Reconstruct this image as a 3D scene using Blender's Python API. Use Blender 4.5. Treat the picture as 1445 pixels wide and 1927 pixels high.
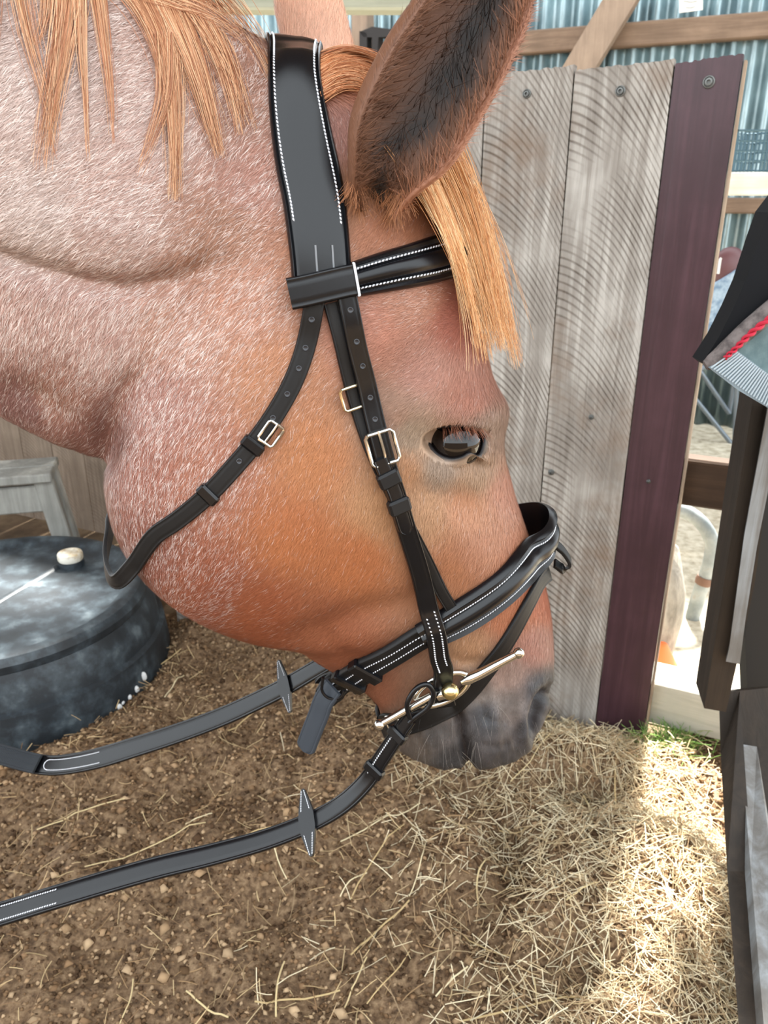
import bpy, math, random
import numpy as np
from mathutils import Vector, Matrix
from mathutils.bvhtree import BVHTree

for o in list(bpy.data.objects): bpy.data.objects.remove(o)
rng = np.random.default_rng(7); random.seed(7)
SC = bpy.context.scene; COL = SC.collection

# ------------------------------------------------------------------ camera, light, exposure
FPX, CX, CY = 1500.0, 722.5, 963.5
PITCH = math.radians(22.0); CAM_H = 1.15
cd = bpy.data.cameras.new('camera'); cam = bpy.data.objects.new('camera', cd); COL.objects.link(cam)
cd.sensor_fit = 'VERTICAL'; cd.sensor_height = 36.0; cd.lens = 36.0*FPX/1927.0
cd.clip_start = 0.02; cd.clip_end = 100
cam.location = (0, 0, CAM_H); cam.rotation_euler = (math.pi/2-PITCH, 0, 0)
cd.dof.use_dof = True; cd.dof.focus_distance = 0.62; cd.dof.aperture_fstop = 16.0
SC.camera = cam
world = bpy.data.worlds.new('sky'); SC.world = world; world.use_nodes = True
wn = world.node_tree; wn.nodes.clear()
wo = wn.nodes.new('ShaderNodeOutputWorld'); wb = wn.nodes.new('ShaderNodeBackground')
wb.inputs[0].default_value = (0.90, 0.96, 1.0, 1); wb.inputs[1].default_value = 3.2
wn.links.new(wb.outputs[0], wo.inputs[0])
sd = bpy.data.lights.new('sun', 'SUN'); sun = bpy.data.objects.new('sun', sd); COL.objects.link(sun)
sd.energy = 32.0; sd.angle = math.radians(7.0); sd.color = (1.0, 0.97, 0.9)
sun.rotation_euler = Vector((0.22, 0.60, 0.90)).to_track_quat('Z', 'Y').to_euler()
SC.view_settings.view_transform = 'Standard'; SC.view_settings.look = 'None'
SC.view_settings.gamma = 1.0; SC.view_settings.use_curve_mapping = False
SC.view_settings.exposure = 0.25

# ------------------------------------------------------------------ helpers: projection used to measure the place
cP, sP = math.cos(PITCH), math.sin(PITCH)
CAMV = np.array([0, 0, CAM_H])
def ray(px, py):
    a = (np.asarray(px, float)-CX)/FPX; b = -(np.asarray(py, float)-CY)/FPX
    return np.stack([a, cP+b*sP, -sP+b*cP], -1)
def project(P):
    d = np.asarray(P)-CAMV
    z = d[..., 1]*cP-d[..., 2]*sP
    yy = d[..., 1]*sP+d[..., 2]*cP
    return np.stack([CX+FPX*d[..., 0]/z, CY-FPX*yy/z], -1)
def at_y(px, py, y):
    r = ray(px, py); return CAMV+r*(y/r[..., 1:2] if r.ndim > 1 else y/r[1])
def at_z(px, py, z):
    r = ray(px, py); return CAMV+r*((z-CAM_H)/r[2])
def at_plane(px, py, p0, n):
    r = ray(px, py); return CAMV+r*(np.dot(np.asarray(p0)-CAMV, n)/np.dot(r, n))
def lin(c):
    c = np.asarray(c, float)/255.0
    return np.where(c <= 0.04045, c/12.92, ((c+0.055)/1.055)**2.4)
def L4(c): v = lin(c); return (float(v[0]), float(v[1]), float(v[2]), 1.0)
def nrm(v): v = np.asarray(v, float); return v/np.maximum(np.linalg.norm(v, axis=-1, keepdims=True), 1e-12)
def catmull(P, n):
    P = np.asarray(P, float); m = len(P)
    t = np.linspace(0, m-1, n); i = np.minimum(t.astype(int), m-2); f = (t-i)[:, None]
    Q = np.vstack([2*P[:1]-P[1:2], P, 2*P[-1:]-P[-2:-1]])
    a, b, c, d = Q[i], Q[i+1], Q[i+2], Q[i+3]
    return 0.5*((2*b)+(-a+c)*f+(2*a-5*b+4*c-d)*f*f+(-a+3*b-3*c+d)*f**3)
def resample(P, n):
    P = np.asarray(P, float); s = np.r_[0, np.cumsum(np.linalg.norm(np.diff(P, axis=0), axis=1))]
    t = np.linspace(0, s[-1], n)
    return np.stack([np.interp(t, s, P[:, k]) for k in range(P.shape[1])], -1)

# ------------------------------------------------------------------ helpers: materials
MATS = {}
def mat(name, base=None, rough=0.6, metal=0.0, spec=0.5, attr=None, coat=0.0):
    if name in MATS: return MATS[name]
    m = bpy.data.materials.new(name); m.use_nodes = True; MATS[name] = m
    b = m.node_tree.nodes['Principled BSDF']
    if base is not None: b.inputs['Base Color'].default_value = L4(base)
    b.inputs['Roughness'].default_value = rough; b.inputs['Metallic'].default_value = metal
    b.inputs['Specular IOR Level'].default_value = spec; b.inputs['Coat Weight'].default_value = coat
    if attr:
        a = m.node_tree.nodes.new('ShaderNodeAttribute'); a.attribute_name = attr
        m.node_tree.links.new(a.outputs['Color'], b.inputs['Base Color'])
    return m
def N(m, t, **kw):
    n = m.node_tree.nodes.new(t)
    for k, v in kw.items():
        if k in n.inputs.keys(): n.inputs[k].default_value = v
        else: setattr(n, k, v)
    return n
def bsdf(m): return m.node_tree.nodes['Principled BSDF']
def ramp(m, fac, stops):
    r = N(m, 'ShaderNodeValToRGB'); e = r.color_ramp.elements
    while len(e) < len(stops): e.new(0.5)
    for k, (p, c) in enumerate(stops): e[k].position = p; e[k].color = L4(c) if max(c) > 1 else (*c, 1)
    m.node_tree.links.new(fac, r.inputs[0]); return r
def bump(m, h, strength=0.3, dist=0.002):
    b = N(m, 'ShaderNodeBump', Strength=strength, Distance=dist)
    m.node_tree.links.new(h, b.inputs['Height']); m.node_tree.links.new(b.outputs[0], bsdf(m).inputs['Normal']); return b
def noise_mat(name, stops, scale=20, detail=6, rough=0.7, stretch=(1, 1, 1), bmp=0.3, bdist=0.003, spec=0.3, metal=0.0):
    if name in MATS: return MATS[name]
    m = mat(name, (128, 128, 128), rough, metal, spec); l = m.node_tree.links
    tc = N(m, 'ShaderNodeTexCoord'); mp = N(m, 'ShaderNodeMapping'); mp.inputs['Scale'].default_value = stretch
    l.new(tc.outputs['Object'], mp.inputs[0])
    n = N(m, 'ShaderNodeTexNoise', Scale=scale, Detail=detail, Roughness=0.62); l.new(mp.outputs[0], n.inputs['Vector'])
    r = ramp(m, n.outputs['Fac'], stops); l.new(r.outputs[0], bsdf(m).inputs['Base Color'])
    if bmp: bump(m, n.outputs['Fac'], bmp, bdist)
    return m
def wood(name, dark, light, saw=0.0, rough=0.75, grain=(60, 60, 3.0), stain=None, spec=0.25):
    """weathered board: long grain along Z of the object, optional circular saw marks"""
    if name in MATS: return MATS[name]
    m = mat(name, light, rough, 0, spec); l = m.node_tree.links
    tc = N(m, 'ShaderNodeTexCoord'); oi = N(m, 'ShaderNodeObjectInfo')
    ad = N(m, 'ShaderNodeVectorMath', operation='ADD'); l.new(tc.outputs['Object'], ad.inputs[0])
    sc = N(m, 'ShaderNodeVectorMath', operation='SCALE'); sc.inputs[0].default_value = (3, 5, 1.2)
    l.new(oi.outputs['Random'], sc.inputs['Scale']); l.new(sc.outputs[0], ad.inputs[1])
    mp = N(m, 'ShaderNodeMapping'); mp.inputs['Scale'].default_value = grain; l.new(ad.outputs[0], mp.inputs[0])
    n = N(m, 'ShaderNodeTexNoise', Scale=1.0, Detail=7, Roughness=0.65, Distortion=0.6); l.new(mp.outputs[0], n.inputs['Vector'])
    n2 = N(m, 'ShaderNodeTexNoise', Scale=6.0, Detail=4, Roughness=0.6); l.new(ad.outputs[0], n2.inputs['Vector'])
    mx = N(m, 'ShaderNodeMath', operation='MULTIPLY_ADD'); mx.inputs[1].default_value = 0.45
    l.new(n2.outputs['Fac'], mx.inputs[0])
    mh = N(m, 'ShaderNodeMath', operation='MULTIPLY'); mh.inputs[1].default_value = 0.6; l.new(n.outputs['Fac'], mh.inputs[0])
    l.new(mh.outputs[0], mx.inputs[2]); fac = mx.outputs[0]
    hgt = n.outputs['Fac']
    if saw > 0:
        def M(op, *v):
            q = N(m, 'ShaderNodeMath', operation=op)
            for k, x in enumerate(v):
                if isinstance(x, (int, float)): q.inputs[k].default_value = x
                else: l.new(x, q.inputs[k])
            return q.outputs[0]
        sp = N(m, 'ShaderNodeSeparateXYZ'); l.new(tc.outputs['Object'], sp.inputs[0])
        nd = N(m, 'ShaderNodeTexNoise', Scale=4.0, Detail=1.0); l.new(ad.outputs[0], nd.inputs['Vector'])
        xs = M('ADD', sp.outputs[0], 0.10); arc = M('MULTIPLY_ADD', M('MULTIPLY', xs, xs), 5.0, sp.outputs[2])
        ph = M('MULTIPLY_ADD', nd.outputs['Fac'], 0.03, arc); sn = M('SINE', M('MULTIPLY', ph, 2*math.pi/0.0145))
        line = M('POWER', M('MULTIPLY_ADD', sn, 0.5, 0.5), 5.0)
        nm = N(m, 'ShaderNodeTexNoise', Scale=9.0, Detail=3.0); l.new(ad.outputs[0], nm.inputs['Vector'])
        mk = M('MULTIPLY', M('SUBTRACT', nm.outputs['Fac'], 0.33), 3.0); mk.node.use_clamp = True
        md = N(m, 'ShaderNodeMath', operation='MULTIPLY'); l.new(line, md.inputs[0]); l.new(mk, md.inputs[1])
        ma = N(m, 'ShaderNodeMath', operation='MULTIPLY_ADD'); ma.inputs[1].default_value = -saw; l.new(md.outputs[0], ma.inputs[0]); l.new(fac, ma.inputs[2]); fac = ma.outputs[0]
        mb = N(m, 'ShaderNodeMath', operation='SUBTRACT'); l.new(n.outputs['Fac'], mb.inputs[0]); l.new(md.outputs[0], mb.inputs[1]); hgt = mb.outputs[0]
    r = ramp(m, fac, [(0.22, dark), (0.50, tuple((np.array(dark)+np.array(light))/2)), (0.72, light)])
    out = r.outputs[0]
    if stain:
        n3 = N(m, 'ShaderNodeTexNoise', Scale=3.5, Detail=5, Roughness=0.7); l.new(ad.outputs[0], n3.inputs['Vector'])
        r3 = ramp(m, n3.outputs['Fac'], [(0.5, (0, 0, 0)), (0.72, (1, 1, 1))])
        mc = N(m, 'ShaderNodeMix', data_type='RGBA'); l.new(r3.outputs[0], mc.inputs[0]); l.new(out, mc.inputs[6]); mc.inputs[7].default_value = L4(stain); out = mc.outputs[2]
    l.new(out, bsdf(m).inputs['Base Color'])
    bump(m, hgt, 0.5, 0.0025)
    return m

# ------------------------------------------------------------------ helpers: objects
def mesh_np(name, V, F, colors=None, smooth=True):
    me = bpy.data.meshes.new(name)
    V = np.asarray(V, np.float32)
    if isinstance(F, np.ndarray):
        k = F.shape[1]; me.vertices.add(len(V)); me.vertices.foreach_set('co', V.ravel())
        me.loops.add(F.size); me.loops.foreach_set('vertex_index', F.astype(np.int32).ravel())
        me.polygons.add(len(F)); me.polygons.foreach_set('loop_start', np.arange(0, F.size, k, dtype=np.int32))
        me.polygons.foreach_set('loop_total', np.full(len(F), k, np.int32))
    else:
        me.from_pydata([tuple(map(float, v)) for v in V], [], [tuple(map(int, f)) for f in F])
    me.update(calc_edges=True); me.validate()
    if smooth: me.polygons.foreach_set('use_smooth', np.ones(len(me.polygons), bool))
    if colors is not None:
        a = me.color_attributes.new('Col', 'FLOAT_COLOR', 'POINT')
        c = np.ones((len(V), 4), np.float32); c[:, :3] = colors; a.data.foreach_set('color', c.ravel())
    return me
WM = {}
def obj(name, me, m=None, parent=None, loc=None, rot=None):
    o = bpy.data.objects.new(name, me); COL.objects.link(o)
    if m is not None and me is not None and not me.materials: me.materials.append(m)
    M = Matrix.Translation(Vector([float(c) for c in loc])) if loc is not None else Matrix.Identity(4)
    if rot is not None: M = M @ rot.to_4x4()
    o.matrix_basis = M; WM[o.name] = M
    if parent is not None:
        o.parent = parent; o.matrix_parent_inverse = WM[parent.name].inverted()
    return o
def tag(o, label, cat, group=None, kind=None):
    if label: o['label'] = label
    if cat: o['category'] = cat
    if group: o['group'] = group
    if kind: o['kind'] = kind
    return o
def thing(name, label, cat, loc=(0, 0, 0), group=None):
    return tag(obj(name, None, None, None, loc), label, cat, group)
def struct(o): o['kind'] = 'structure'; return o
class MB:
    """collects simple solids into one mesh"""
    def __init__(s): s.v = []; s.f = []; s.n = 0
    def add(s, V, F):
        s.v.append(np.asarray(V, float)); s.f += [tuple(int(i)+s.n for i in f) for f in F]; s.n += len(V); return s
    def box(s, c, size, R=None, bev=0.0):
        c = np.asarray(c, float); h = np.asarray(size, float)/2; b = min(bev, h.min()*0.9)
        V = []; 
        if b <= 0:
            V = [(sx*h[0], sy*h[1], sz*h[2]) for sz in (-1, 1) for sy in (-1, 1) for sx in (-1, 1)]
            F = [(0, 2, 3, 1), (4, 5, 7, 6), (0, 1, 5, 4), (2, 6, 7, 3), (0, 4, 6, 2), (1, 3, 7, 5)]
        else:   # chamfered box: 24 verts
            idx = {}
            for sx in (-1, 1):
                for sy in (-1, 1):
                    for sz in (-1, 1):
                        for a in range(3):
                            q = [sx*(h[0]-b), sy*(h[1]-b), sz*(h[2]-b)]; q[a] = (sx, sy, sz)[a]*h[a]
                            idx[(sx, sy, sz, a)] = len(V); V.append(q)
            F = []
            for a in range(3):
                for sg in (-1, 1):
                    o1, o2 = [k for k in range(3) if k != a]
                    ring = []
                    for s1, s2 in ((-1, -1), (1, -1), (1, 1), (-1, 1)):
                        k = [0, 0, 0]; k[a] = sg; k[o1] = s1; k[o2] = s2; ring.append(idx[(*k, a)])
                    F.append(ring if (sg > 0) == (a != 1) else ring[::-1])
            for a in range(3):
                o1, o2 = [k for k in range(3) if k != a]
                for s1 in (-1, 1):
                    for s2 in (-1, 1):
                        def g(sa, ax):
                            k = [0, 0, 0]; k[a] = sa; k[o1] = s1; k[o2] = s2; return idx[(*k, ax)]
                        F.append((g(-1, o1), g(1, o1), g(1, o2), g(-1, o2)))
            for sx in (-1, 1):
                for sy in (-1, 1):
                    for sz in (-1, 1): F.append([idx[(sx, sy, sz, a)] for a in range(3)])
        V = np.array(V, float)
        if R is not None: V = V@np.asarray(R).T
        return s.add(V+c, F)
    def tube(s, P, r, seg=8, cap=True):
        P = np.asarray(P, float); n = len(P); r = np.broadcast_to(np.asarray(r, float), (n,))
        T = nrm(np.gradient(P, axis=0)); up = np.array([0, 0, 1.0]) if abs(T[0, 2]) < 0.9 else np.array([1.0, 0, 0])
        A = nrm(np.cross(T[0], up)); V = []
        for i in range(n):
            A = nrm(A-T[i]*np.dot(A, T[i])); B = np.cross(T[i], A)
            a = np.arange(seg)*2*math.pi/seg
            V.append(P[i]+r[i]*(np.cos(a)[:, None]*A+np.sin(a)[:, None]*B))
        F = [(i*seg+k, i*seg+(k+1) % seg, (i+1)*seg+(k+1) % seg, (i+1)*seg+k) for i in range(n-1) for k in range(seg)]
        if cap: F += [list(range(seg))[::-1], list(range((n-1)*seg, n*seg))]
        return s.add(np.vstack(V), F)
    def lathe(s, prof, c, axis=(0, 0, 1), seg=32, tilt=None):
        ax = nrm(axis); u = nrm(np.cross(ax, (1, 0, 0) if abs(ax[0]) < 0.9 else (0, 1, 0))); w = np.cross(ax, u)
        a = np.arange(seg)*2*math.pi/seg; V = []
        for (r, h) in prof: V.append(np.asarray(c)+h*ax+r*(np.cos(a)[:, None]*u+np.sin(a)[:, None]*w))
        n = len(prof)
        F = [(i*seg+k, i*seg+(k+1) % seg, (i+1)*seg+(k+1) % seg, (i+1)*seg+k) for i in range(n-1) for k in range(seg)]
        F += [list(range(seg))[::-1], list(range((n-1)*seg, n*seg))]
        return s.add(np.vstack(V), F)
    def ball(s, c, r, seg=16, rings=9, sc=(1, 1, 1)):
        V = [(0, 0, 1)]
        for i in range(1, rings):
            t = math.pi*i/rings
            V += [(math.sin(t)*math.cos(2*math.pi*k/seg), math.sin(t)*math.sin(2*math.pi*k/seg), math.cos(t)) for k in range(seg)]
        V.append((0, 0, -1)); F = [(0, 1+k, 1+(k+1) % seg) for k in range(seg)]
        for i in range(rings-2): F += [(1+i*seg+k, 1+(i+1)*seg+k, 1+(i+1)*seg+(k+1) % seg, 1+i*seg+(k+1) % seg) for k in range(seg)]
        e = len(V)-1; b = 1+(rings-2)*seg; F += [(e, b+(k+1) % seg, b+k) for k in range(seg)]
        return s.add(np.array(V)*r*np.array(sc)+np.asarray(c), F)
    def prism(s, poly, d):
        """polygon of 3-D points extruded by vector d"""
        P = np.asarray(poly, float); n = len(P)
        F = [list(range(n)), list(range(2*n-1, n-1, -1))]+[(k, k+n, (k+1) % n+n, (k+1) % n) for k in range(n)]
        return s.add(np.vstack([P, P+np.asarray(d)]), F)
    def build(s, name, m, parent=None, smooth=False, origin=None):
        V = np.vstack(s.v)
        if origin is not None: V = V-np.asarray(origin)
        me = mesh_np(name, V, s.f, smooth=smooth); 
        import bmesh
        bm = bmesh.new(); bm.from_mesh(me); bmesh.ops.recalc_face_normals(bm, faces=bm.faces); bm.to_mesh(me); bm.free()
        if smooth: me.set_sharp_from_angle(angle=math.radians(40))
        return obj(name, me, m, parent, origin)
def part_box(name, m, parent, lo, hi, bev=0.003):
    c = (np.array(lo)+np.array(hi))/2; return MB().box(c, np.array(hi)-np.array(lo), None, bev).build(name, m, parent, False, c)
# ================================================================== HORSE
YAW = math.radians(8.0); PY0 = 0.66
EU = np.array([math.cos(YAW), math.sin(YAW), 0]); EN = np.array([math.sin(YAW), -math.cos(YAW), 0])
PP0 = np.array([0, PY0, 0.9])
def sag(px, py): return at_plane(px, py, PP0, EN)
def mirror(P): P = np.asarray(P); return P-2*((P-PP0)@EN)[..., None]*EN
def pts(T, B): return np.array(T, float), np.array(B, float)
HT, HB = pts(
 [(560,100),(690,112),(790,250),(858,400),(893,540),(918,660),(938,765),(955,862),(983,950),(1002,1010),(1020,1065),(1033,1120),(1041,1180),(1045,1240),(1043,1300),(1035,1347),(1016,1388),(985,1422),(948,1445)],
 [(330,330),(250,560),(215,740),(200,850),(203,935),(220,1000),(256,1065),(310,1122),(385,1172),(470,1207),(545,1224),(612,1258),(668,1292),(702,1322),(716,1358),(738,1398),(778,1426),(832,1442),(880,1447)])
HW = np.array([.050,.066,.084,.093,.096,.097,.096,.090,.081,.072,.064,.058,.054,.053,.054,.053,.048,.038,.022])
HP = np.array([2.2,2.3,2.5,2.6,2.7,2.7,2.7,2.6,2.5,2.4,2.2,2.1,2.0,2.0,2.1,2.2,2.3,2.2,2.0])
NT, NB = pts(
 [(-900,-470),(-330,-340),(-60,-230),(180,-100),(360,-5),(465,55),(545,100),(620,150),(680,230)],
 [(-900,560),(-330,640),(-90,745),(50,800),(138,843),(202,872),(300,900),(450,850),(560,760)])
NW = np.array([.12,.105,.098,.090,.083,.076,.070,.062,.050])
NPW = np.array([2.0,2.0,2.0,2.05,2.1,2.15,2.2,2.2,2.1])
def loft(T, B, W, P, offT, offB, nT, nB, ns, nphi, clamp_top=0.0):
    Tp = T+offT[:, None]*nT; Bp = B+offB[:, None]*nB
    T3 = catmull(np.array([sag(*p) for p in Tp]), ns); B3 = catmull(np.array([sag(*p) for p in Bp]), ns)
    Wd = catmull(W[:, None], ns)[:, 0]; Pd = catmull(P[:, None], ns)[:, 0]
    ph = np.linspace(0, math.pi, nphi+1)
    c = (1-np.cos(ph))/2; g = np.maximum(1-np.abs(2*c-1)[None]**Pd[:, None], 0)**(1/Pd[:, None])*Wd[:, None]
    base = T3[:, None]*(1-c)[None, :, None]+B3[:, None]*c[None, :, None]
    near = base+g[..., None]*EN; far = base-g[..., None]*EN
    return np.concatenate([near, far[:, -2:0:-1]], 1)
def outward(T, B):
    t = np.gradient(T, axis=0); n = nrm(np.stack([t[:, 1], -t[:, 0]], -1)); s = np.sign(np.sum(n*(T-B), 1)); return n*s[:, None]
def fit(T, B, W, P, mT, mB):
    nT, nB = outward(T, B), outward(B, T); oT = np.zeros(len(T)); oB = np.zeros(len(B))
    for it in range(7):
        R = project(loft(T, B, W, P, oT, oB, nT, nB, 90, 60).reshape(-1, 3))
        for (C, n, o, msk) in ((T, nT, oT, mT), (B, nB, oB, mB)):
            for i in range(len(C)):
                if not msk[i]: continue
                d = R-C[i]; tg = np.array([-n[i, 1], n[i, 0]])
                s = np.abs(d@tg) < 16; a = (d@n[i])[s]; a = a[a > -90]
                if len(a): o[i] -= 0.8*(a.max()+3.0)
        for o in (oT, oB): o[1:-1] = 0.7*o[1:-1]+0.15*(o[:-2]+o[2:])
    return loft(T, B, W, P, oT, oB, nT, nB, 150, 64)
def ring_faces(ns, nr):
    i = np.arange(ns-1)[:, None]*nr; k = np.arange(nr)[None]
    F = np.stack([i+k, i+(k+1) % nr, i+nr+(k+1) % nr, i+nr+k], -1).reshape(-1, 4)
    return [tuple(f) for f in F]+[tuple(range(nr))[::-1], tuple(range((ns-1)*nr, ns*nr))]
idx = np.arange(19)
hl = fit(HT, HB, HW, HP, (idx >= 3), (idx >= 4))
jdx = np.arange(9)-1
nl = fit(NT, NB, NW, NPW, (jdx >= 2) & (jdx <= 4), (jdx >= 1) & (jdx <= 4))
VV = []; FF = []; off = 0
for G in (hl, nl):
    ns, nr = G.shape[:2]; VV.append(G.reshape(-1, 3)); FF += [tuple(q+off for q in f) for f in ring_faces(ns, nr)]; off += ns*nr
base_me = mesh_np('base', np.vstack(VV), FF)
tmp = bpy.data.objects.new('tmp', base_me); COL.objects.link(tmp)
import bmesh
bm = bmesh.new(); bm.from_mesh(base_me); bmesh.ops.recalc_face_normals(bm, faces=bm.faces); bm.to_mesh(base_me); bm.free()
md = tmp.modifiers.new('r', 'REMESH'); md.mode = 'VOXEL'; md.voxel_size = 0.0024
ms = tmp.modifiers.new('s', 'SMOOTH'); ms.iterations = 10; ms.factor = 0.5
dg = bpy.context.evaluated_depsgraph_get(); ev = tmp.evaluated_get(dg); em = ev.to_mesh()
BV = np.empty(len(em.vertices)*3, np.float32); em.vertices.foreach_get('co', BV); BV = BV.reshape(-1, 3).astype(float)
BN = np.empty(len(em.vertices)*3, np.float32); em.vertices.foreach_get('normal', BN); BN = BN.reshape(-1, 3).astype(float)
em.calc_loop_triangles()
BQ = [tuple(p.vertices) for p in em.polygons]
ev.to_mesh_clear(); bpy.data.objects.remove(tmp); bpy.data.meshes.remove(base_me)
BQ = np.array([q if len(q) == 4 else (*q, q[-1]) for q in BQ], dtype=np.int32)

def vnoise(x, y, s, seed=0):
    g = np.random.default_rng(seed).random((128, 128)); x = np.asarray(x)/s; y = np.asarray(y)/s
    i = np.floor(x).astype(int); j = np.floor(y).astype(int); u = x-i; v = y-j; u = u*u*(3-2*u); v = v*v*(3-2*v)
    G = lambda a, b: g[a % 128, b % 128]
    return (G(i, j)*(1-u)+G(i+1, j)*u)*(1-v)+(G(i, j+1)*(1-u)+G(i+1, j+1)*u)*v
def near_px(P):
    """position of a body point (or its mirror twin) seen on the near side"""
    w = (P-PP0)@EN; Q = P.copy(); m = w < 0; Q[m] = mirror(P[m]); return project(Q), w
def gauss(px, c, sx, sy=None, ang=0):
    sy = sx if sy is None else sy; a = math.radians(ang); d = px-np.array(c)
    u = d[:, 0]*math.cos(a)+d[:, 1]*math.sin(a); v = -d[:, 0]*math.sin(a)+d[:, 1]*math.cos(a)
    return np.exp(-0.5*((u/sx)**2+(v/sy)**2))
def curve_d(px, C):
    """signed distance to a polyline and position along it"""
    C = np.asarray(C, float); best = np.full(len(px), 1e9); pos = np.zeros(len(px)); sg = np.zeros(len(px))
    for i in range(len(C)-1):
        a, b = C[i], C[i+1]; ab = b-a; t = np.clip(((px-a)@ab)/(ab@ab), 0, 1); q = a+t[:, None]*ab
        d = np.linalg.norm(px-q, axis=1); m = d < best
        best[m] = d[m]; pos[m] = (i+t[m])/(len(C)-1); cr = ab[0]*(px[:, 1]-a[1])-ab[1]*(px[:, 0]-a[0]); sg[m] = np.sign(cr[m])
    return best, pos, sg
def groove(px, C, w, fade=True):
    d, t, s = curve_d(px, C); g = np.exp(-0.5*(d/w)**2)
    if fade: g *= np.clip(np.sin(np.pi*np.clip(t*0.94+0.03, 0, 1)), 0, 1)**0.6
    return g
EYE = [(804,813),(828,806),(858,803),(888,805),(907,815),(907,838),(899,856),(883,851),(868,859),(848,862),(826,854),(811,836)]
EYE_C = np.array((856.0, 832.0))
def displace(V, Nn, px, w):
    d = np.zeros(len(V)); mm = 0.001
    d += 9*mm*gauss(px, (850,768), 85, 34, 6)          # brow over the eye
    d += 6*mm*gauss(px, (905,780), 28, 26)
    d -= 7*mm*gauss(px, (712,745), 48, 60, 60)          # hollow behind the brow
    d -= 4*mm*gauss(px, (835,600), 34, 80, 8)
    d += 4*mm*gauss(px, (775,560), 40, 90, -8)
    d += 5*mm*gauss(px, (850,890), 70, 26, 8)           # lower lid mound
    d -= 3*mm*gauss(px, (790,915), 70, 30, 25)
    d += 4*mm*groove(px, [(800,930),(850,985),(900,1040),(930,1090)], 26)   # facial crest
    d -= 4*mm*gauss(px, (960,960), 26, 90, -18)
    d += 7*mm*gauss(px, (470,990), 190, 150)            # cheek
    d -= 5*mm*groove(px, [(520,1205),(600,1180),(680,1150),(770,1130),(820,1090)], 20)
    d -= 3*mm*groove(px, [(600,1185),(640,1215),(690,1240)], 15)
    d += 4*mm*gauss(px, (690,1195), 70, 22, -20)
    d += 3*mm*gauss(px, (900,1195), 70, 40)
    d -= 3*mm*groove(px, [(820,1225),(870,1245),(930,1240)], 10)
    d += 2.5*mm*groove(px, [(830,1262),(880,1262),(910,1280)], 8)
    # neck folds
    c1 = [(-60,455),(60,500),(150,525),(240,541),(330,522),(400,495),(440,470)]
    dd, t, s = curve_d(px, c1); f = np.clip((1-t)*2.6, 0, 1)
    d -= 9*mm*np.exp(-0.5*(dd/17)**2)*f
    d += 10*mm*gauss(px, (230,440), 190, 62, 6)
    d += 4*mm*gauss(px, (140,640), 170, 60, 10)
    d -= 8*mm*groove(px, [(212,880),(205,830),(212,780),(238,725),(262,690)], 17)
    d -= 4*mm*groove(px, [(0,715),(80,745),(150,800),(200,862)], 18)
    d += 4*mm*groove(px, [(0,765),(80,800),(150,836)], 22)
    # mouth and nostril
    d -= 9*mm*groove(px, [(844,1318),(860,1342),(869,1362),(868,1385),(876,1410),(884,1450)], 7, False)
    d += 4*mm*gauss(px, (925,1365), 34, 60, 8)
    d += 4*mm*gauss(px, (830,1385), 34, 55, 0)
    d += 3*mm*gauss(px, (775,1395), 40, 30)
    d -= 4*mm*groove(px, [(952,1300),(958,1350),(975,1400)], 10)
    d += 5*mm*groove(px, [(1030,1278),(998,1300),(982,1340),(985,1385),(1000,1410)], 10)
    d -= 17*mm*groove(px, [(1034,1296),(1016,1318),(1006,1350),(1002,1388)], 8.5)
    for C_, w_, a_ in [([(900,1318),(918,1360),(915,1410)],5,1.6),([(935,1300),(948,1340),(946,1400)],5,1.8),([(965,1330),(972,1370),(968,1412)],5,1.6),([(890,1350),(930,1352),(965,1366)],5,1.4),([(800,1350),(820,1390),(818,1430)],6,1.6),([(845,1360),(850,1400),(846,1435)],5,1.4),([(780,1370),(800,1400),(800,1425)],5,1.3),([(900,1395),(935,1402),(970,1398)],5,1.2)]:
        d -= a_*mm*groove(px, C_, w_)
    mzz = np.clip(gauss(px, (900,1375), 130, 70)*1.4, 0, 1); d += mzz*mm*(3.0*(vnoise(px[:, 0], px[:, 1]*.55, 22, 31)-.5)+1.4*(vnoise(px[:, 0], px[:, 1]*.6, 10, 32)-.5))
    d += 0.8*mm*np.sin(px[:, 0]*0.09+px[:, 1]*0.05)*gauss(px, (900,1380), 90, 60)
    dm, _, _ = curve_d(px, EYE+EYE[:1])
    from_c = np.linalg.norm((px-EYE_C)/np.array([56, 32]), axis=1)
    d -= 15*mm*np.clip((1.15-from_c)/0.35, 0, 1)
    return V+Nn*d[:, None]
PX, WW = near_px(BV)
nsd = 1.0/(1+np.exp(-np.abs(WW)*600))*2-1
BV2 = displace(BV, BN, PX, WW)
def vnormals(V, Q):
    n = np.cross(V[Q[:, 2]]-V[Q[:, 0]], V[Q[:, 3]]-V[Q[:, 1]]); out = np.zeros_like(V)
    for k in range(4): np.add.at(out, Q[:, k], n)
    return nrm(out)
def BVH(V, Q): return BVHTree.FromPolygons([tuple(v) for v in V.tolist()], Q.tolist())
bvh0 = BVH(BV2, BQ)
def hit0(px, py, tree=None):
    r = ray(px, py); h = (tree or bvh0).ray_cast(Vector(CAMV), Vector(r))
    return (np.array(h[0]), np.array(h[1])) if h[0] is not None else (None, None)

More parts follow.
